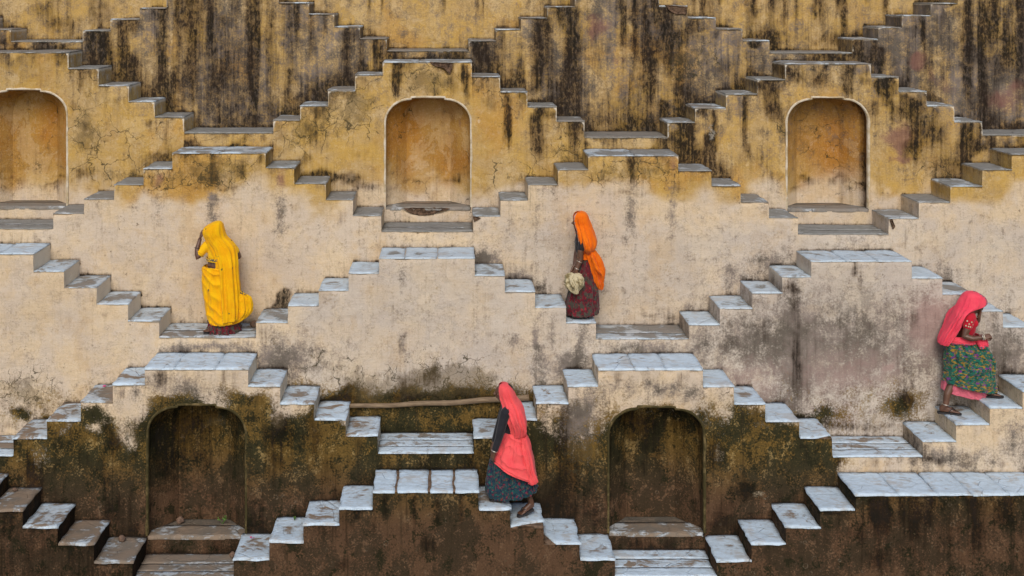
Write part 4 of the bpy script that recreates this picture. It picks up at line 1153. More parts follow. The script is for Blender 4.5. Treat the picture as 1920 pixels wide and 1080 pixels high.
        s = tmp.modifiers.new('s', 'SMOOTH'); s.factor = 0.5; s.iterations = smooth
        dg = bpy.context.evaluated_depsgraph_get()
        dg.update()
        m2 = bpy.data.meshes.new_from_object(tmp.evaluated_get(dg))
        bpy.data.objects.remove(tmp); bpy.data.meshes.remove(me)
        m2.name = name
        m2.materials.clear(); m2.materials.append(mat)
        m2.polygons.foreach_set('use_smooth', [True] * len(m2.polygons))
        return link(bpy.data.objects.new(name, m2), parent or self.root)

    def head(self, c, yaw, pitch=0.0, H=0.215):
        """limb chains and ellipsoids of a head: yaw 0 looks to the right of the picture, 180 to the left, 90 away from the camera"""
        M = Matrix.Rotation(math.radians(yaw), 3, 'Z') @ Matrix.Rotation(math.radians(-pitch), 3, 'Y').inverted()
        L = lambda x, y, z: Vector(c) + M @ Vector((x * H, y * H, z * H))
        ch = [
            [(L(-.02, 0, .14), .40 * H), (L(-.10, 0, .12), .38 * H)],                       # skull
            [(L(.16, 0, .12), .30 * H), (L(.14, 0, -.10), .26 * H), (L(.20, 0, -.33), .155 * H)],    # face down to the chin
            [(L(.22, .17, -.08), .13 * H), (L(.20, .10, -.30), .12 * H)], [(L(.22, -.17, -.08), .13 * H), (L(.20, -.10, -.30), .12 * H)],
            [(L(.02, .20, -.20), .14 * H), (L(.20, .08, -.36), .10 * H)], [(L(.02, -.20, -.20), .14 * H), (L(.20, -.08, -.36), .10 * H)],   # jaw
            [(L(.42, 0, .06), .045 * H), (L(.50, 0, -.07), .06 * H), (L(.53, 0, -.12), .065 * H)],     # nose
            [(L(.47, .055, -.13), .045 * H), (L(.47, -.055, -.13), .045 * H)],
            [(L(.37, .09, -.235), .032 * H), (L(.415, 0, -.222), .042 * H), (L(.37, -.09, -.235), .032 * H)],   # lips
            [(L(.36, .08, -.275), .035 * H), (L(.40, 0, -.282), .045 * H), (L(.36, -.08, -.275), .035 * H)],
            [(L(.36, .20, .115), .04 * H), (L(.41, .07, .12), .045 * H)], [(L(.36, -.20, .115), .04 * H), (L(.41, -.07, .12), .045 * H)],   # brows
            [(L(-.02, .36, .06), .05 * H), (L(-.03, .37, -.08), .045 * H)], [(L(-.02, -.36, .06), .05 * H), (L(-.03, -.37, -.08), .045 * H)],   # ears
        ]
        eyes = [L(.355, .13, .035), L(.355, -.13, .035)]
        neck_top = L(-.06, 0, -.22)
        return ch, eyes, neck_top, M

    def hand(self, wrist, knuck, palm_n, curl=0.5, size=1.0):
        """palm, four unequal fingers and a thumb, as limb chains"""
        w, k = Vector(wrist), Vector(knuck)
        d = (k - w).normalized(); nrm = Vector(palm_n); nrm = (nrm - d * nrm.dot(d)).normalized(); s = d.cross(nrm)
        ch = []
        for i in range(3):
            o = s * (i - 1) * 0.020 * size
            ch.append([(w + o * .7, .016 * size), (k + o, .015 * size)])
        for i, ln in enumerate((.068, .078, .073, .056)):
            b = k + s * (i - 1.5) * 0.0185 * size
            p1 = b + (d * math.cos(curl * .7) + nrm * math.sin(curl * .7)) * ln * .48 * size
            p2 = p1 + (d * math.cos(curl * 1.9) + nrm * math.sin(curl * 1.9)) * ln * .34 * size
            p3 = p2 + (d * math.cos(curl * 2.8) + nrm * math.sin(curl * 2.8)) * ln * .26 * size
            ch.append([(b, .0095 * size), (p1, .0088 * size), (p2, .008 * size), (p3, .0068 * size)])
        tb = w.lerp(k, .3) - s * .028 * size
        t1 = tb + (d * .75 - s * .55 + nrm * .3).normalized() * .035 * size
        t2 = t1 + (d * .9 + nrm * .45).normalized() * .028 * size
        ch.append([(w.lerp(k, .15), .014 * size), (tb, .012 * size), (t1, .0105 * size), (t2, .0085 * size)])
        return ch

    def ring(self, name, c, axis, R, r, mat, parent=None):
        ax = Vector(axis).normalized(); u = ax.orthogonal().normalized(); w = ax.cross(u)
        V, Fc = [], []
        N, M_ = 20, 6
        for i in range(N):
            a = 2 * math.pi * i / N; d = u * math.cos(a) + w * math.sin(a)
            for j in range(M_):
                b = 2 * math.pi * j / M_
                V.append(Vector(c) + d * (R + r * math.cos(b)) + ax * r * math.sin(b))
        for i in range(N):
            for j in range(M_):
                Fc.append((i * M_ + j, ((i + 1) % N) * M_ + j, ((i + 1) % N) * M_ + (j + 1) % M_, i * M_ + (j + 1) % M_))
        return mesh_obj(name, V, Fc, mat, parent or self.root)

    def sandal(self, heel, toe, width=0.085, thick=0.022, strap=True):
        h, t = Vector(heel), Vector(toe)
        d = t - h; ln = d.length; d.normalize(); s = Vector((-d.y, d.x, 0)).normalized()
        prof = [(0, .6), (.06, .85), (.2, .86), (.45, .80), (.65, .95), (.8, 1.0), (.93, .75), (1.0, .3)]
        V, Fc = [], []
        o = [(h + d * ln * a + s * width / 2 * b) for a, b in prof] + [(h + d * ln * a - s * width / 2 * b) for a, b in reversed(prof)]
        n = len(o)
        for dz in (0, thick): V += [p + Vector((0, 0, dz)) for p in o]
        Fc = [(i, (i + 1) % n, n + (i + 1) % n, n + i) for i in range(n)] + [tuple(range(n, 2 * n)), tuple(reversed(range(n)))]
        so = mesh_obj('sandal', V, Fc, SANDAL, self.root, smooth=False)
        if strap:
            toeb = h + d * ln * .80 + Vector((0, 0, thick))
            for sg in (-1, 1):
                a = h + d * ln * .45 + s * sg * width * .43 + Vector((0, 0, thick))
                mid = (a + toeb) / 2 + Vector((0, 0, .055)) + s * sg * .008
                pts = [a, a.lerp(mid, .5) + Vector((0, 0, .012)), mid, mid.lerp(toeb, .5) + Vector((0, 0, .012)), toeb]
                V2, F2 = [], []
                for p in pts:
                    for e in ((-.007, 0), (.007, 0), (.007, .004), (-.007, .004)): V2.append(p + d * e[0] + Vector((0, 0, e[1])))
                for i in range(4):
                    for j in range(4): F2.append((i * 4 + j, i * 4 + (j + 1) % 4, i * 4 + 4 + (j + 1) % 4, i * 4 + 4 + j))
                mesh_obj('strap', V2, F2, SANDAL, so)
        return so
    def foot(self, ankle, heel, toe, r=0.036):
        """ankle to toes, as limb chains with five toes"""
        a, h, t = Vector(ankle), Vector(heel), Vector(toe)
        d = (t - h).normalized(); s = Vector((-d.y, d.x, 0)).normalized()
        up = Vector((0, 0, 1))
        L_ = (t - h).length
        ch = [[(a, r), (h + up * .05 + d * L_ * .14, .036), (h + up * .028 + d * L_ * .12, .030)],
              [(h + up * .055 + d * L_ * .25, .036), (h + up * .032 + d * L_ * .6, .030)],
              [(h + up * .030 + d * L_ * .2, .028), (h + up * .022 + d * L_ * .7 + s * .018, .021)], [(h + up * .030 + d * L_ * .2, .028), (h + up * .022 + d * L_ * .7 - s * .018, .021)]]
        for i in range(5):
            o = s * (i - 2) * .0165
            ln = (.26, .27, .25, .22, .18)[i]
            ch.append([(h + up * .022 + d * L_ * .68 + o, .013), (h + up * .014 + d * L_ * (.70 + ln) + o, .0095 if i else .012)])
        return ch

def zt(T, y, D): return wz(y, D)

# ---- 1. woman in yellow, seen from behind, standing on the landing
z1 = wz(631, DEP[2])
W1 = Person('woman in bright yellow veil and sari seen from behind, hand to her face', 15.62, 418, z1)
p = W1.p
D1 = W1.D
hc = p(400, 435, 0.03)
ch, eyes, nk, _ = W1.head(hc, 118, -14)
sh_l, sh_r = p(388, 460, 0.02), p(432, 461, 0.02)
pelvis = p(414, 512, 0.02)
chains = ch + [
    [(nk, .052), (p(408, 456, 0.03), .055)],
    [(p(409, 462, .03), .095), (p(408, 480, .03), .100), (p(403, 496, .02), .112), (pelvis, .12), (p(416, 525, .02), .135)],
    [(p(396, 461, .02), .060), (p(426, 462, .02), .060)],
    [(sh_l, .052), (p(379, 471, -.03), .047), (p(373, 480, -.08), .040), (p(371.5, 466, -.06), .034), (p(375.5, 448, -.02), .026)],      # raised left arm
    [(sh_r, .052), (p(441, 472, .05), .046), (p(445, 484, .10), .040), (p(432, 490, .22), .032), (p(420, 480, .26), .026)],
    [(p(406, 528, .02), .105), (p(405, 575, .01), .065), (p(403, 612, .02), .045)],
    [(p(426, 528, .02), .105), (p(430, 575, .02), .065), (p(432, 612, .03), .045)],
]
chains += W1.hand(p(375.5, 448, -.02), p(378, 436, 0.0), (.9, .35, .1), .35)
chains += W1.hand(p(420, 480, .26), p(412, 474, .28), (0, -1, .2), .6)
zf = z1 + 0.022
chains += W1.foot(p(403, 612, .02), Vector((wx(404, D1), D1 - .03, zf)), Vector((wx(389, D1), D1 - .17, zf)))
chains += W1.foot(p(432, 612, .03), Vector((wx(433, D1), D1 - .02, zf)), Vector((wx(446, D1), D1 + .16, zf)))
body = W1.tubes('body', chains, SKIN)
W1.sandal((wx(405, D1), D1 - .02, z1 + .001), (wx(388, D1), D1 - .18, z1 + .001))
W1.sandal((wx(432, D1), D1 - .03, z1 + .001), (wx(447, D1), D1 + .17, z1 + .001))
W1.tubes('hair', [[(hc + Vector((.02, -.03, .03)), .095), (hc + Vector((.02, -.04, -.02)), .085)], [(hc + Vector((.04, -.10, -.04)), .045), (p(409, 462, -.085), .03), (p(410, 485, -.10), .022)]], HAIR, .012)
W1.tubes('blouse', [
    [(p(409, 459, .03), .100), (p(407, 470, .03), .126), (p(405.5, 481, .025), .128)],
    [(p(394, 460.5, .02), .078), (p(427, 462, .02), .078)],
    [(sh_l, .066), (p(381, 468, -.02), .063), (p(376.5, 473.5, -.05), .060)],
    [(sh_r, .066), (p(440, 472, .05), .060)]], YELLOWP, .010)
W1.ring('sleeve_band', p(376.0, 474.2, -.052), p(376.5, 473.5, -.05) - p(381, 468, -.02), .061, .006, YELLOWP)
W1.ring('bangle', p(371.6, 464, -.055), p(375.5, 448, -.02) - p(371.5, 466, -.06), .036, .005, SANDAL)
W1.drape('underskirt', [(560, 560, 396, 442, .15, .0, .3), (590, 590, 394, 446, .175, .0, .6), (610, 610, 391, 450, .205, -.005, 1.0), (620.2, 619.6, 390, 452, .21, -.005, 1.1)],
         REDSKIRT, folds=((15, .020, .2), (26, .007, .1)), seed=3, thick=.003)
W1.drape('sari', [(497.5, 499, 382.5, 438, .150, .0, .1), (500.5, 502, 380, 441, .160, .0, .3), (508, 509, 379, 445, .18, .0, .8), (524, 524, 379.5, 448, .195, .0, 1), (545, 546, 381, 450, .21, .0, 1), (566, 570, 384, 452, .22, .0, 1), (586, 588, 387, 454, .238, .0, 1), (601, 599, 392, 453, .238, -.0, .7), (603.5, 600, 394, 452, .235, -.0, .6)],
         YELLOW, m=110, folds=((9, .012, .6), (19, .006, .6)), swag=(7.0, .013, .13, .35), seed=5, hem={'top': .05, 'bottom': .03})
W1.drape('sari_tail', [(535, 538, 440, 450, .03, -.10, .2), (540, 546, 438, 460, .035, -.11, .7), (546, 552, 436, 470.5, .04, -.11, 1), (558, 561, 434, 473, .045, -.12, 1.1), (570, 571, 432, 473.5, .045, -.12, 1.2), (582, 581, 430, 471, .045, -.13, 1.2), (593, 590, 429, 464, .04, -.14, 1.1), (600, 597, 428, 454, .035, -.14, .9), (604, 602, 427, 444, .03, -.14, .5)],
         YELLOW, folds=((4, .026, 1.0), (9, .010, .8)), seed=11, hem={'top': .16})
W1.drape('blouse_hem', [(482, 483, 387, 430, .155, .02, .1), (485, 486, 386.5, 430, .158, .02, .1), (488, 489, 387, 430, .155, .02, .1)], YELLOWP, m=12, folds=((9, .002, .5),), seed=15, hem={'top': .7})
W1.drape('veil', [(414, 414, 408, 411, .01, .0, 0), (416, 416, 400.5, 415, .075, .0, .1), (421, 420.5, 391, 418, .115, .0, .2), (428, 427, 382.5, 420, .135, .0, .3), (437, 435, 381, 422, .14, .0, .5), (446, 444, 385, 426, .135, .0, .7), (455, 453, 389, 435.5, .14, -.005, .8), (463, 462, 395, 441.5, .145, -.01, .9), (474, 472, 401, 444.5, .14, -.03, 1), (490, 487, 406.5, 447, .125, -.07, 1), (512, 508, 409, 448.5, .125, -.09, 1), (540, 536, 411, 451, .12, -.12, 1), (570, 566, 414, 452.5, .11, -.145, 1), (592, 588, 417, 452, .10, -.15, 1), (598, 594, 418, 451, .095, -.15, 1)],
         YELLOW, m=120, folds=((6, .026, .25), (14, .012, .15)), seed=8, cap=True, hem={'bottom': .015})

# ---- 2. woman in orange, walking up to the left
z2 = wz(604, DEP[2])
W2 = Person('woman in orange veil and dark red skirt facing left with a bundle', 15.66, 1091, z2)
p = W2.p; D2_ = W2.D
hc = p(1088.5, 416, 0.0)
ch, eyes, nk, _ = W2.head(hc, 180, -2)
body2 = ch + [
    [(nk, .050), (p(1093, 436, 0), .055)],
    [(p(1094, 444, 0), .092), (p(1093, 462, 0), .095), (p(1094, 480, 0), .092), (p(1095, 496, 0), .118), (p(1096, 508, 0), .125)],
    [(p(1093, 440, .10), .055), (p(1093, 440, -.10), .055)],
    [(p(1092, 443, -.14), .050), (p(1086, 466, -.17), .042), (p(1086, 480, -.18), .036), (p(1077, 501, -.20), .026)],
    [(p(1092, 443, .14), .050), (p(1087, 468, .18), .042), (p(1083, 482, .16), .036), (p(1078, 500, .05), .026)],
    [(p(1096, 510, -.07), .10), (p(1089, 550, -.07), .068), (p(1094, 585, -.06), .045)],
    [(p(1096, 510, .07), .10), (p(1084, 548, .07), .068), (p(1077, 580, .08), .045)],
]
body2 += W2.hand(p(1077, 501, -.20), p(1074, 511.5, -.20), (.3, .6, -.2), .75)
body2 += W2.hand(p(1078, 500, .05), p(1073, 510, .02), (.2, -.6, -.2), .7)
zf = z2 + .02
body2 += W2.foot(p(1096, 583, -.07), Vector((wx(1102, D2_), D2_ - .10, zf)), Vector((wx(1069, D2_), D2_ - .12, zf)))
body2 += W2.foot(p(1080, 580, .08), Vector((wx(1088, D2_), D2_ + .06, zf)), Vector((wx(1064, D2_), D2_ + .05, zf)))
W2.tubes('body', body2, SKIN)
W2.sandal((wx(1103, D2_), D2_ - .10, z2 + .001), (wx(1068, D2_), D2_ - .12, z2 + .001))
W2.tubes('hair', [[(hc + Vector((.015, 0, .025)), .094), (hc + Vector((.04, 0, -.01)), .082)], [(hc + Vector((.07, 0, -.05)), .05), (p(1101, 450, 0), .03)]], HAIR, .012)
for e in eyes: W2.tubes('eye', [[(e, .011), (e + Vector((.002, 0, 0)), .011)]], EYEM, .004, 1)
W2.tubes('blouse', [[(p(1093, 438, 0), .09), (p(1092, 452, 0), .108), (p(1092, 466, 0), .104)], [(p(1085, 455, -.06), .055), (p(1085, 455, .06), .055)],
                    [(p(1093, 441, .13), .062), (p(1093, 441, -.13), .062)], [(p(1092, 443, -.14), .060), (p(1087, 461, -.165), .053)], [(p(1092, 443, .14), .060), (p(1088, 461, .17), .053)]], BLACKB, .010)
W2.ring('bangle', p(1083.6, 485, -.184), p(1077, 501, -.20) - p(1086, 480, -.18), .036, .005, SILVER)
W2.ring('bangle', p(1078.6, 497.5, -.197), p(1077, 501, -.20) - p(1086, 480, -.18), .030, .005, SILVER)
W2.drape('skirt', [(478, 478, 1086, 1104, .11, .0, .2), (487, 486, 1085, 1107, .13, .0, .5), (505, 502, 1079.5, 1112, .16, .0, .8), (528, 525, 1072, 1118, .185, .0, 1), (552, 548, 1065, 1120.5, .205, .0, 1), (572, 568, 1059, 1121, .22, .0, 1), (583, 580, 1058.5, 1121, .225, -.005, 1.1), (587.5, 586, 1060, 1120.5, .225, -.005, 1.1)],
         REDSKIRT, m=80, folds=((12, .022, .15), (25, .008, .1)), seed=21, thick=.003)
W2.drape('veil', [(395.5, 395.5, 1088, 1091, .01, .0, 0), (397.5, 397.5, 1080, 1097, .075, .0, .1), (403, 403, 1074, 1102, .115, .0, .2), (411, 412, 1073, 1105, .125, .0, .35), (420, 423, 1074, 1109, .135, .0, .5), (430, 437, 1076, 1114, .195, .0, .6), (441, 449, 1077.5, 1117.5, .235, .0, .7), (452, 458, 1080, 1117.5, .25, .0, .8), (464, 464, 1085, 1114.5, .235, .0, .9), (474, 470, 1092, 1110.5, .16, .0, .9), (480, 474, 1094, 1109, .13, .0, .7)],
         ORANGE, m=100, arc=(-146, 146), folds=((7, .022, .25), (16, .010, .2)), seed=23, hem={'sides': .035})
W2.drape('veil_tail', [(468, 466, 1097, 1113, .10, -.05, .4), (476, 474, 1096, 1118, .11, -.07, .8), (487, 484, 1100, 1124, .11, -.08, 1), (499, 496, 1105, 1129, .10, -.085, 1.1), (510, 506, 1110, 1131.5, .09, -.085, 1.1), (522, 519, 1113.5, 1130.5, .08, -.08, 1.1), (533, 531, 1117, 1130, .06, -.08, 1), (540, 540, 1121.5, 1129, .04, -.08, .7)],
         ORANGE, m=80, folds=((5, .028, .6), (13, .012, .4)), seed=26, hem={'bottom': .04})
W2.drape('waist_sash', [(474, 471, 1083, 1110, .135, .0, .4), (479, 477, 1083, 1110, .14, .0, .8), (483.5, 483, 1083, 1110, .142, .0, .6)], ORANGE, m=20, folds=((9, .008, 1.0),), seed=27)
# the bundle she carries
B2 = thing('cloth_bundle', 'crumpled cream and olive cloth bundle in the hand of the woman in orange', 'bundle', tuple(p(1074, 540, -.2)))
tmpP = Person.__new__(Person); tmpP.D = D2_; tmpP.root = B2
tmpP.drape('cloth', [(505, 505, 1070, 1079, .03, -.20, .3), (508, 508, 1062, 1085, .08, -.20, 1), (514, 513, 1058, 1089, .11, -.20, 1.4), (522, 521, 1058, 1090, .12, -.20, 1.6), (529, 528, 1061, 1089, .11, -.20, 1.6), (535, 535, 1066, 1084, .07, -.20, 1.4), (541, 541, 1071, 1079, .035, -.20, 1), (543, 543, 1073, 1077, .01, -.20, .5)],
           BAGM, m=60, folds=((8, .022, 2.5), (17, .011, 2.0)), seed=31)
tmpP.drape('knot', [(509, 509, 1071, 1078, .03, -.29, .5), (516, 516, 1068, 1080, .04, -.31, 1), (526, 526, 1071, 1079, .035, -.315, 1.2), (540, 540, 1072, 1080, .03, -.29, 1)], BAGM, m=30, n=60, folds=((6, .008, 2),), seed=33)

# ---- 3. woman in coral, climbing to the left at the lower centre
z3 = wz(953, DEP[0]); z3b = wz(986, DEP[0])
W3 = Person('woman in a coral veil with black sleeves and dark teal skirt beside the bamboo pole', 14.34, 955, z3)
p = W3.p; D3 = W3.D
hc = p(944, 737, 0.02)
ch, eyes, nk, _ = W3.head(hc, 168, 0, .222)
body3 = ch + [
    [(nk, .052), (p(953, 756, 0.02), .056)],
    [(p(955, 766, 0), .098), (p(956, 788, 0), .10), (p(960, 808, 0), .10), (p(962, 828, 0), .128), (p(963, 842, 0), .135)],
    [(p(953, 763, .10), .058), (p(952, 764, -.10), .058)],
    [(p(946, 767, -.14), .054), (p(938, 795, -.18), .044), (p(934, 812, -.18), .038), (p(926, 835, -.19), .028)],
    [(p(950, 766, .14), .054), (p(942, 795, .2), .044), (p(936, 814, .2), .038), (p(928, 838, .18), .028)],
    [(p(962, 848, -.08), .11), (p(950, 890, -.08), .07), (p(944, 922, -.08), .048)],
    [(p(964, 848, .08), .11), (p(978, 890, .03), .07), (p(990, 925, .0), .046)],
]
body3 += W3.hand(p(926, 835, -.19), p(922, 847, -.19), (.5, .5, -.2), .55)
body3 += W3.hand(p(928, 838, .18), p(925, 850, .17), (.3, -.5, -.2), .5)
zfl = z3 + .02; zfr = z3b + .02
body3 += W3.foot(p(943, 920, -.06), Vector((wx(952, D3), D3 - .06, zfl)), Vector((wx(918, D3), D3 - .08, zfl)))
body3 += W3.foot(p(992, 928, .0), Vector((wx(1001, D3), D3 + .02, zfr + .075)), Vector((wx(972, D3), D3 - .06, zfr)))
W3.tubes('body', body3, SKIN)
W3.sandal((wx(953, D3), D3 - .06, z3 + .001), (wx(917, D3), D3 - .08, z3 + .001))
W3.sandal((wx(1000, D3), D3 + .02, z3b + .055), (wx(969, D3), D3 - .065, z3b + .002))
W3.tubes('hair', [[(hc + Vector((.03, -.01, .03)), .100), (hc + Vector((.06, -.01, -.01)), .088)], [(hc + Vector((.12, 0, -.05)), .05), (p(966, 775, -.02), .03)]], HAIR, .012)
for e in eyes: W3.tubes('eye', [[(e, .011), (e + Vector((.002, 0, 0)), .011)]], EYEM, .004, 1)
W3.tubes('blouse', [[(p(953, 760, 0), .09), (p(956, 778, 0), .118), (p(960, 804, 0), .118)], [(p(947, 782, -.06), .06), (p(947, 782, .06), .06)],
                    [(p(952, 764, .13), .066), (p(950, 765, -.13), .066)],
                    [(p(946, 767, -.14), .064), (p(938, 795, -.18), .056), (p(934, 812, -.18), .050), (p(927, 832, -.19), .040)],
                    [(p(950, 766, .14), .064), (p(942, 795, .2), .056), (p(936, 814, .2), .050), (p(929, 835, .18), .040)]], BLACKB, .010)
W3.ring('bangle', p(926, 834.5, -.19), p(926, 835, -.19) - p(934, 812, -.18), .036, .006, SILVER)
W3.drape('skirt', [(838, 832, 934, 988, .155, .0, .3), (852, 848, 923, 993, .18, .0, .5), (872, 870, 917, 997, .205, .0, .8), (895, 893, 914, 1001, .225, .0, 1), (912, 906, 912.5, 1006, .245, -.005, 1), (922, 912, 912.5, 1008, .245, -.01, 1.1), (927, 917, 915, 1006, .245, -.01, 1.1)],
         TEALSKIRT, m=80, folds=((13, .022, .15), (27, .008, .1)), seed=41, thick=.003)
W3.drape('sari', [(808, 806, 946, 984, .13, -.01, .2), (815, 813, 943, 986, .15, -.01, .5), (826, 822, 938, 990, .175, -.01, .8), (840, 836, 931, 995, .22, -.02, .8), (850, 855, 925.5, 999, .25, -.02, .8), (856, 874, 924, 1002.5, .275, -.02, .7), (858, 888, 923.5, 1006, .29, -.02, .6), (859, 896, 924.5, 1007, .295, -.02, .5)],
         CORAL, m=100, folds=((9, .018, .7), (19, .007, .5)), swag=(4.5, .012, .10, .7), seed=43, hem={'bottom': .02})
W3.drape('sari_pleat', [(812, 811, 976, 986, .05, -.13, .3), (828, 826, 977, 990, .05, -.16, 1), (850, 848, 981, 995, .05, -.19, 1.2), (872, 870, 984, 999, .05, -.22, 1.2), (889, 886, 987, 1005, .045, -.23, 1), (893, 890, 988, 1005, .04, -.23, .8)],
         CORAL, m=60, n=70, folds=((5, .012, .5),), seed=46)
W3.drape('veil', [(718, 718, 943, 946, .01, .01, 0), (720, 720, 936.5, 953, .075, .01, .1), (726, 726, 933, 960, .115, .01, .2), (736, 736, 933.5, 965, .13, .01, .4), (747, 747, 936, 969.5, .14, .01, .6), (759, 757, 940, 977, .17, .0, .8), (771, 767, 944, 981, .20, -.01, 1), (784, 779, 949, 983.5, .215, -.02, 1.1), (796, 791, 954, 986, .205, -.02, 1.1), (806, 802, 956, 985.5, .18, -.02, 1), (813, 810, 957, 983, .15, -.03, .8)],
         CORAL, m=100, arc=(-148, 148), folds=((7, .026, .5), (16, .012, .35)), seed=48, hem={'sides': .02})

# ---- 4. woman in pink, climbing to the right
z4a = wz(794, DEP[1]); z4b = wz(763, DEP[1])
W4 = Person('woman in pink veil and green flowered skirt striding up to the right', 15.12, 1812, z4a)
p = W4.p; D4 = W4.D
hc = p(1830, 570.5, 0.0)
ch, eyes, nk, M4 = W4.head(hc, 0, -16, .215)
mouth_hand = p(1836, 583, -.06)
body4 = ch + [
    [(nk, .050), (p(1817, 588, 0), .056)],
    [(p(1814, 596, 0), .095), (p(1812, 614, 0), .098), (p(1808, 632, 0), .098), (p(1806, 645, 0), .13), (p(1806, 655, 0), .135)],
    [(p(1815, 590, .11), .055), (p(1814, 590, -.11), .055)],
    [(p(1809, 592, -.15), .052), (p(1801, 608, -.19), .046), (p(1795, 622, -.20), .040), (p(1808, 625, -.24), .036), (p(1827, 622, -.25), .026)],
    [(p(1816, 592, .14), .052), (p(1826, 612, .17), .044), (p(1832, 617, .12), .038), (p(1834, 600, .0), .030), (p(1833.5, 592, -.03), .026)],
    [(p(1803, 660, -.05), .10), (p(1789, 705, -.03), .062), (p(1771, 735, -.08), .046), (p(1767, 754, -.10), .036)],
    [(p(1812, 660, .05), .10), (p(1846, 690, .03), .068), (p(1842, 718, .0), .052), (p(1838, 736, .0), .038)],
]
body4 += W4.hand(p(1827, 622, -.25), p(1838, 619.5, -.25), (0, .6, -.6), .9)
body4 += W4.hand(p(1833.5, 592, -.03), p(1836, 583, -.03), (-.6, 0, .3), .5, .9)
za, zb_ = z4a + .022, z4b + .022
body4 += W4.foot(p(1767, 754, -.10), Vector((wx(1757, D4), D4 - .06, za)), Vector((wx(1792, D4), D4 - .12, za)))
body4 += W4.foot(p(1838, 736, 0), Vector((wx(1832, D4), D4 - .03, zb_)), Vector((wx(1870, D4), D4 - .08, zb_)))
W4.tubes('body', body4, SKIN)
W4.sandal((wx(1754, D4), D4 - .055, z4a + .001), (wx(1795, D4), D4 - .125, z4a + .001))
W4.sandal((wx(1830, D4), D4 - .03, z4b + .001), (wx(1876, D4), D4 - .085, z4b + .001))
W4.ring('anklet', p(1767, 753, -.10), p(1767, 754, -.10) - p(1770, 735, -.10), .042, .005, SILVER)
W4.tubes('hair', [[(hc + Vector((-.03, 0, .03)), .098), (hc + Vector((-.06, 0, 0)), .088)], [(hc + Vector((-.11, 0, -.02)), .05), (p(1805, 592, 0), .03)]], HAIR, .012)
for e in eyes: W4.tubes('eye', [[(e, .011), (e + Vector((.002, 0, 0)), .011)]], EYEM, .004, 1)
W4.tubes('blouse', [[(p(1816, 590, 0), .092), (p(1815, 602, 0), .112), (p(1813, 617, 0), .108), (p(1811, 622, 0), .104)], [(p(1823, 604, -.06), .055), (p(1823, 604, .06), .055)],
                    [(p(1815, 590, .13), .062), (p(1813, 590, -.13), .064)], [(p(1809, 592, -.15), .064), (p(1802, 605, -.185), .060)], [(p(1816, 592, .14), .062), (p(1824, 606, .165), .055)]], REDB, .010)
# white appliqué squares on the sleeve
for i in range(4):
    for j in range(3):
        if (i + j) % 2 == 0 or j == 2:
            c = p(1798.5 + i * 3.9 - j * 1.2, 592.5 + j * 4.4 + i * 1.0, -.247 + .010 * abs(i - 1.2) ** 2 * .9)
            s_ = .0085
            V = [c + Vector((a * s_, b * .003, d * s_)) for a in (-1, 1) for b in (-1, 1) for d in (-1, 1)]
            mesh_obj('sleeve_patch', V, [(0, 1, 3, 2), (4, 6, 7, 5), (0, 4, 5, 1), (2, 3, 7, 6), (0, 2, 6, 4), (1, 5, 7, 3)], TRIM, W4.root, smooth=False)
W4.ring('bangle', p(1825, 622.2, -.25), p(1827, 622, -.25) - p(1808, 625, -.24), .036, .006, SILVER)
W4.ring('bangle', p(1828, 621.8, -.25), p(1827, 622, -.25) - p(1808, 625, -.24), .034, .006, TRIM)
W4.ring('necklace', p(1822, 589, 0), Vector((.5, 0, .85)), .075, .006, SILVER)
W4.drape('petticoat', [(690, 690, 1779, 1850, .17, .02, .5), (705, 715, 1772, 1852, .18, .02, .8), (722, 736, 1768.5, 1850, .185, .02, 1), (731, 748, 1769, 1848, .18, .02, 1)], PETTI, m=40, folds=((11, .022, .2),), seed=61, thick=.003)
W4.drape('skirt', [(630, 630, 1776, 1838, .14, .0, .2), (640, 638, 1773, 1842, .165, .0, .6), (655, 652, 1772, 1852, .20, .0, .9), (672, 674, 1772, 1863.5, .225, .0, 1), (692, 694, 1772.5, 1863, .235, .0, 1), (706, 714, 1769, 1864, .24, .0, 1), (712, 727, 1768, 1867, .24, .0, 1), (714, 732, 1768.5, 1867, .24, .0, 1)],
         GREENSKIRT, m=90, folds=((11, .020, .5), (24, .008, .3)), swag=(3.0, .014, .16, -.9), seed=63, thick=.003)
W4.drape('waist_sash', [(627, 626, 1774, 1834, .165, -.005, .3), (632, 631, 1772, 1837, .175, -.005, .6), (638, 636, 1772, 1838, .18, -.005, .8), (641.5, 637.5, 1773, 1838, .182, -.005, .6)], PINK, m=30, folds=((8, .010, 1.2),), seed=66, hem={'bottom': .25})
W4.drape('sash_end', [(627, 625, 1817, 1838, .03, -.175, .3), (634, 632, 1820, 1838, .03, -.195, .8), (640, 637, 1822, 1839, .03, -.20, 1), (645, 641, 1823, 1839.5, .025, -.205, .8)], PINK, m=30, n=60, folds=((5, .008, .6),), seed=68, hem={'bottom': .25})
W4.drape('veil', [(546, 546, 1821, 1825, .01, .0, 0), (548, 548, 1811, 1834, .08, .0, .1), (553, 552, 1805, 1842, .12, .0, .2), (560, 557, 1800, 1848, .135, .0, .35), (567, 564, 1796, 1850, .145, .0, .5), (575, 570, 1792, 1846, .155, -.0, .6), (582, 575, 1789, 1826, .17, -.005, .8), (590, 580, 1786, 1809, .19, -.01, .9), (600, 589, 1781, 1801, .185, -.01, 1), (613, 604, 1775, 1796, .165, -.01, 1), (626, 620, 1767.5, 1789, .15, -.01, 1), (636, 633, 1762.5, 1782, .135, -.01, 1), (643, 643, 1760, 1775, .11, -.01, .8)],
         PINK, m=130, arc=(30, 330), folds=((6, .022, .4), (15, .010, .3)), seed=70, hem={'sides': .075})
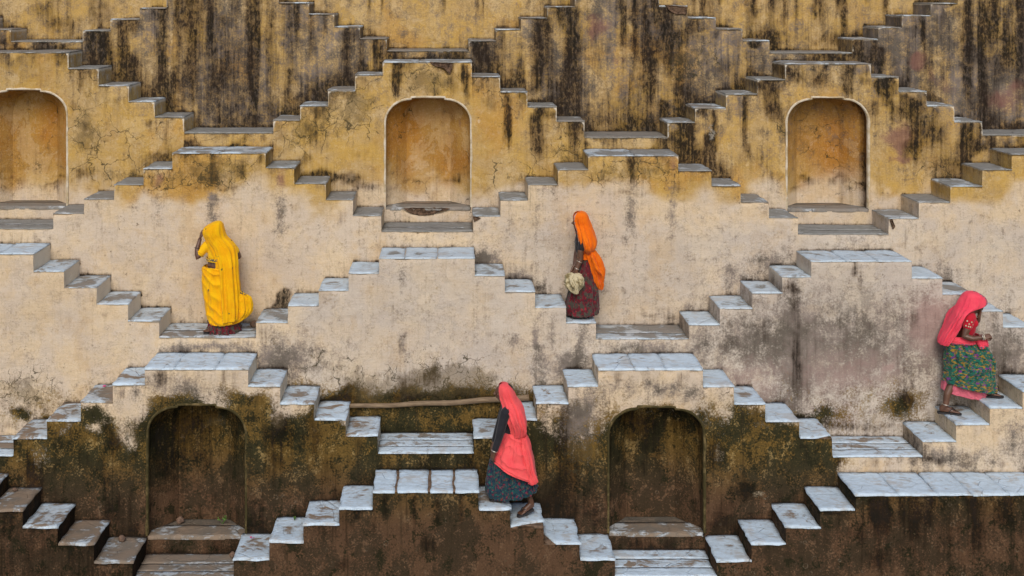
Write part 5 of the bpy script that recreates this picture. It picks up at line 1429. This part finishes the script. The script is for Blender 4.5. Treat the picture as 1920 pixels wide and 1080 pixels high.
# ---------------------------------------------------------------- small things
# bamboo pole resting across the landing, against the steps
BAMBOO = simple_mat('dry_bamboo', (0.235, 0.170, 0.105), (0.145, 0.098, 0.060), 6, 0.7, 0.25, 0.003, (1, 8, 8))
def pole_pt(px, py, D): return Vector((wx(px, D), D, wz(py, D)))
Dp = 15.28
bp = thing('bamboo_pole', 'long dry bamboo pole lying across the steps behind the woman in coral', 'pole', tuple(pole_pt(592, 766, Dp)))
def rod(name, pts, rad, parent, nodes=()):
    V, Fc = [], []
    N = 10; n = len(pts)
    for i, q in enumerate(pts):
        d = (pts[min(i + 1, n - 1)] - pts[max(i - 1, 0)]).normalized(); u = d.orthogonal().normalized(); w = d.cross(u)
        r = rad(i / (n - 1))
        for j in range(N):
            a = 2 * math.pi * j / N
            V.append(q + (u * math.cos(a) + w * math.sin(a)) * r)
    for i in range(n - 1):
        for j in range(N): Fc.append((i * N + j, i * N + (j + 1) % N, (i + 1) * N + (j + 1) % N, (i + 1) * N + j))
    Fc += [tuple(reversed(range(N))), tuple(range((n - 1) * N, n * N))]
    return mesh_obj(name, V, Fc, BAMBOO, parent)
A, Bq = pole_pt(640, 762, Dp), pole_pt(992, 745, Dp)
pts = [A.lerp(Bq, i / 60) + Vector((0, 0, -0.018 * math.sin(math.pi * i / 60) + .006 * math.sin(i * .31))) for i in range(61)]
def nod(t):
    r = .028 + .012 * t
    f = (t * 11) % 1.0
    return r * (1.16 if f < .06 else 1.0)
rod('stem', pts, nod, bp)
for dz, L0 in ((0.016, 590), (-0.016, 600)):
    a = pole_pt(L0, 761 - dz * 140, Dp); b = pole_pt(646, 762, Dp) + Vector((0, 0, dz * .7))
    rod('split_end', [a.lerp(b, i / 12) + Vector((0, 0, .004 * math.sin(i))) for i in range(13)], lambda t: .010 + .006 * t, bp)

# places where the plaster has fallen away and the rubble core shows
RUBBLE = NT('exposed_rubble')
_P = RUBBLE.pos()
_n = RUBBLE.noise(_P, 16, 6, 0.7)
_c = RUBBLE.mix(RUBBLE.ss(_n, 0.38, 0.62), (0.045, 0.030, 0.022), (0.15, 0.095, 0.062))
RUBBLE.bump(_n, 0.03, 1.0)
RUBBLE = RUBBLE.base(_c, 0.95, 0.05)
def broken(parent, D, outline, seed):
    pts = [(wx(x, D), wz(y, D)) for x, y in outline]
    fine = []
    for a, b_ in zip(pts, pts[1:] + pts[:1]):
        n = max(1, int(math.hypot(a[0] - b_[0], a[1] - b_[1]) / .025))
        for i in range(n):
            t = i / n; x = a[0] + (b_[0] - a[0]) * t; z = a[1] + (b_[1] - a[1]) * t
            fine.append((x + (float(vnoise(x * 40, z * 40, seed)) - .5) * .016, z + (float(vnoise(x * 40, z * 40, seed + 1)) - .5) * .016))
    cx = sum(p_[0] for p_ in fine) / len(fine); cz = sum(p_[1] for p_ in fine) / len(fine)
    V, Fc = [], []
    n = len(fine); rings = ((1.0, .012), (1.0, -.016), (.90, -.020), (.6, -.006), (.3, -.012))
    for s_, dy in rings:
        for x, z in fine:
            xx, zz = cx + (x - cx) * s_, cz + (z - cz) * s_
            V.append((xx, D + dy + (float(vnoise(xx * 25, zz * 25, seed + 3)) - .5) * (.014 if s_ < 1 else .004), zz))
    for q in range(len(rings) - 1):
        for i in range(n): Fc.append((q * n + i, q * n + (i + 1) % n, (q + 1) * n + (i + 1) % n, (q + 1) * n + i))
    Fc.append(tuple(range((len(rings) - 1) * n, len(rings) * n)))
    mesh_obj('broken_plaster', V, Fc, RUBBLE, parent, smooth=False)
def stair_at(k, px):
    c = [o for o in bpy.data.objects if o.get('category') == 'staircase' and abs(o.location.y - DEP[k]) < .01]
    return min(c, key=lambda o: abs(o.location.x - wx(px, DEP[k])))
broken(stair_at(4, 801), DEP[4], [(757, 390), (780, 389.5), (815, 389.5), (844, 390.5), (836, 394), (822, 397), (812, 402), (797, 404), (778, 402.5), (765, 397)], 3)
broken(stair_at(4, 801), DEP[4], [(806, 116), (826, 117), (848, 119.5), (848, 128), (844, 139), (838, 134), (832, 127), (818, 125), (810, 121)], 5)
broken(stair_at(5, 1157), DEP[5], [(1247, 9), (1270, 11), (1288, 12), (1288, 27), (1268, 27), (1256, 22)], 7)
broken(stair_at(3, 1187), DEP[3], [(887, 406), (897, 407), (901, 409), (896, 413), (889, 416)], 9)
broken(stair_at(3, 1581), DEP[3], [(1668, 412), (1672, 410), (1678, 424), (1674, 430)], 11)

# stones, rubble and plants
PEB = simple_mat('pebble_stone', (0.20, 0.125, 0.085), (0.12, 0.08, 0.06), 16, 0.9, bump=0.006)
def pebble(px, D, z, r, label, seed):
    rr = random.Random(seed)
    bm = bmesh.new()
    bmesh.ops.create_icosphere(bm, subdivisions=3, radius=1)
    for v in bm.verts:
        c = v.co
        k = 1 + (float(vnoise(c.x * 1.7 + seed, c.y * 1.7 + c.z * 1.3, seed)) - .5) * .5 + (float(vnoise(c.x * 4 + seed, c.y * 4 + c.z * 3, seed + 5)) - .5) * .15
        v.co = Vector((c.x * k, c.y * k * .9, c.z * k * .78)) * r
    me = bpy.data.meshes.new('pebble'); bm.to_mesh(me); bm.free()
    me.polygons.foreach_set('use_smooth', [True] * len(me.polygons)); me.materials.append(PEB)
    o = bpy.data.objects.new('pebble', me); COL.objects.link(o)
    o.location = (wx(px, D), D, z + r * .70)
    o['label'] = label; o['category'] = 'stone'
zn = NW[1][0][3]
pebble(338, DEP[1] + .36, zn - .006, .055, 'round stone at the back of the dark lower left niche', 3)
pebble(314, DEP[1] + .37, zn - .006, .034, 'small stone left of the round one in the dark niche', 5)
pebble(229, DEP[1] - .12, wz(1053, DEP[0]), .05, 'brown stone on the lowest tread left of the dark niche', 6)
pebble(436, DEP[1] - .10, wz(1086, DEP[0]), .045, 'brown stone at the right end of the landing under the dark niche', 7)
pebble(476, DEP[2] + .45, z1, .055, 'brown lump on the landing right of the woman in yellow', 9)
pebble(28, DEP[1] - .12, wz(956, DEP[0]), .03, 'small stone on the stair at the bottom left corner', 12)

LEAF = simple_mat('leaf_green', (0.05, 0.13, 0.02), (0.09, 0.17, 0.03), 30, 0.6)
def plant(px, D, z, h, n, label, seed):
    rr = random.Random(seed)
    t = thing('weed', label, 'plant', (wx(px, D), D, z))
    base = Vector((wx(px, D), D, z))
    SV, SF, LV, LF = [], [], [], []
    for i in range(n):
        a = rr.uniform(0, 6.28); tip = base + Vector((math.cos(a) * h * .6, math.sin(a) * h * .5, h * rr.uniform(.5, 1.1)))
        m = len(SV)
        for q, w in ((base, .003), (base.lerp(tip, .5) + Vector((0, 0, h * .12)), .0025), (tip, .0015)):
            SV += [q + Vector((w, 0, 0)), q + Vector((-w * .5, w * .8, 0)), q + Vector((-w * .5, -w * .8, 0))]
        for s in (0, 3):
            for j in range(3): SF.append((m + s + j, m + s + (j + 1) % 3, m + s + 3 + (j + 1) % 3, m + s + 3 + j))
        for q in (.55, .75, .95):
            c = base.lerp(tip, q) + Vector((0, 0, h * .08)); b = rr.uniform(0, 6.28); l = h * rr.uniform(.25, .42)
            d = Vector((math.cos(b), math.sin(b), rr.uniform(-.2, .6))).normalized(); s_ = d.orthogonal().normalized()
            k = len(LV)
            LV += [c, c + d * l * .35 + s_ * l * .28, c + d * l * .75 + s_ * l * .2, c + d * l, c + d * l * .75 - s_ * l * .2, c + d * l * .35 - s_ * l * .28]
            LF.append((k, k + 1, k + 2, k + 3, k + 4, k + 5))
    mesh_obj('stem', SV, SF, LEAF, t); mesh_obj('leaves', LV, LF, LEAF, t)
plant(417, DEP[1] + .33, zn - .004, .10, 5, 'tiny green weed at the back of the dark lower left niche', 2)
plant(552, DEP[1] - .10, wz(1014, DEP[0]) , .05, 5, 'small weed on the tread right of the dark niche', 4)

# fallen petals
PETAL = simple_mat('pink_petal', (0.62, 0.06, 0.22), (0.5, 0.03, 0.15), 30, 0.6)
def petals(px, D, z, label, seed, n=5):
    rr = random.Random(seed)
    V, Fc = [], []
    for i in range(n):
        c = Vector((wx(px, D) + rr.uniform(-.02, .02), D + rr.uniform(-.02, .02), z + .012)); b = rr.uniform(0, 6.28); l = .028
        d = Vector((math.cos(b), math.sin(b), .35)); s_ = Vector((-d.y, d.x, 0)); k = len(V)
        V += [c, c + d * l * .5 + s_ * l * .4, c + d * l, c + d * l * .5 - s_ * l * .4]; Fc.append((k, k + 1, k + 2, k + 3))
    o = mesh_obj('flower_petals', V, Fc, PETAL); o['label'] = label; o['category'] = 'flower'
petals(473, DEP[0] + .50, wz(1047, DEP[0]), 'magenta flower on the tread at the right of the dark niche landing', 3)
petals(196, DEP[1] + .52, wz(752, DEP[1]), 'pink petals on the upper left stair tread above the dark niche', 8, 8)
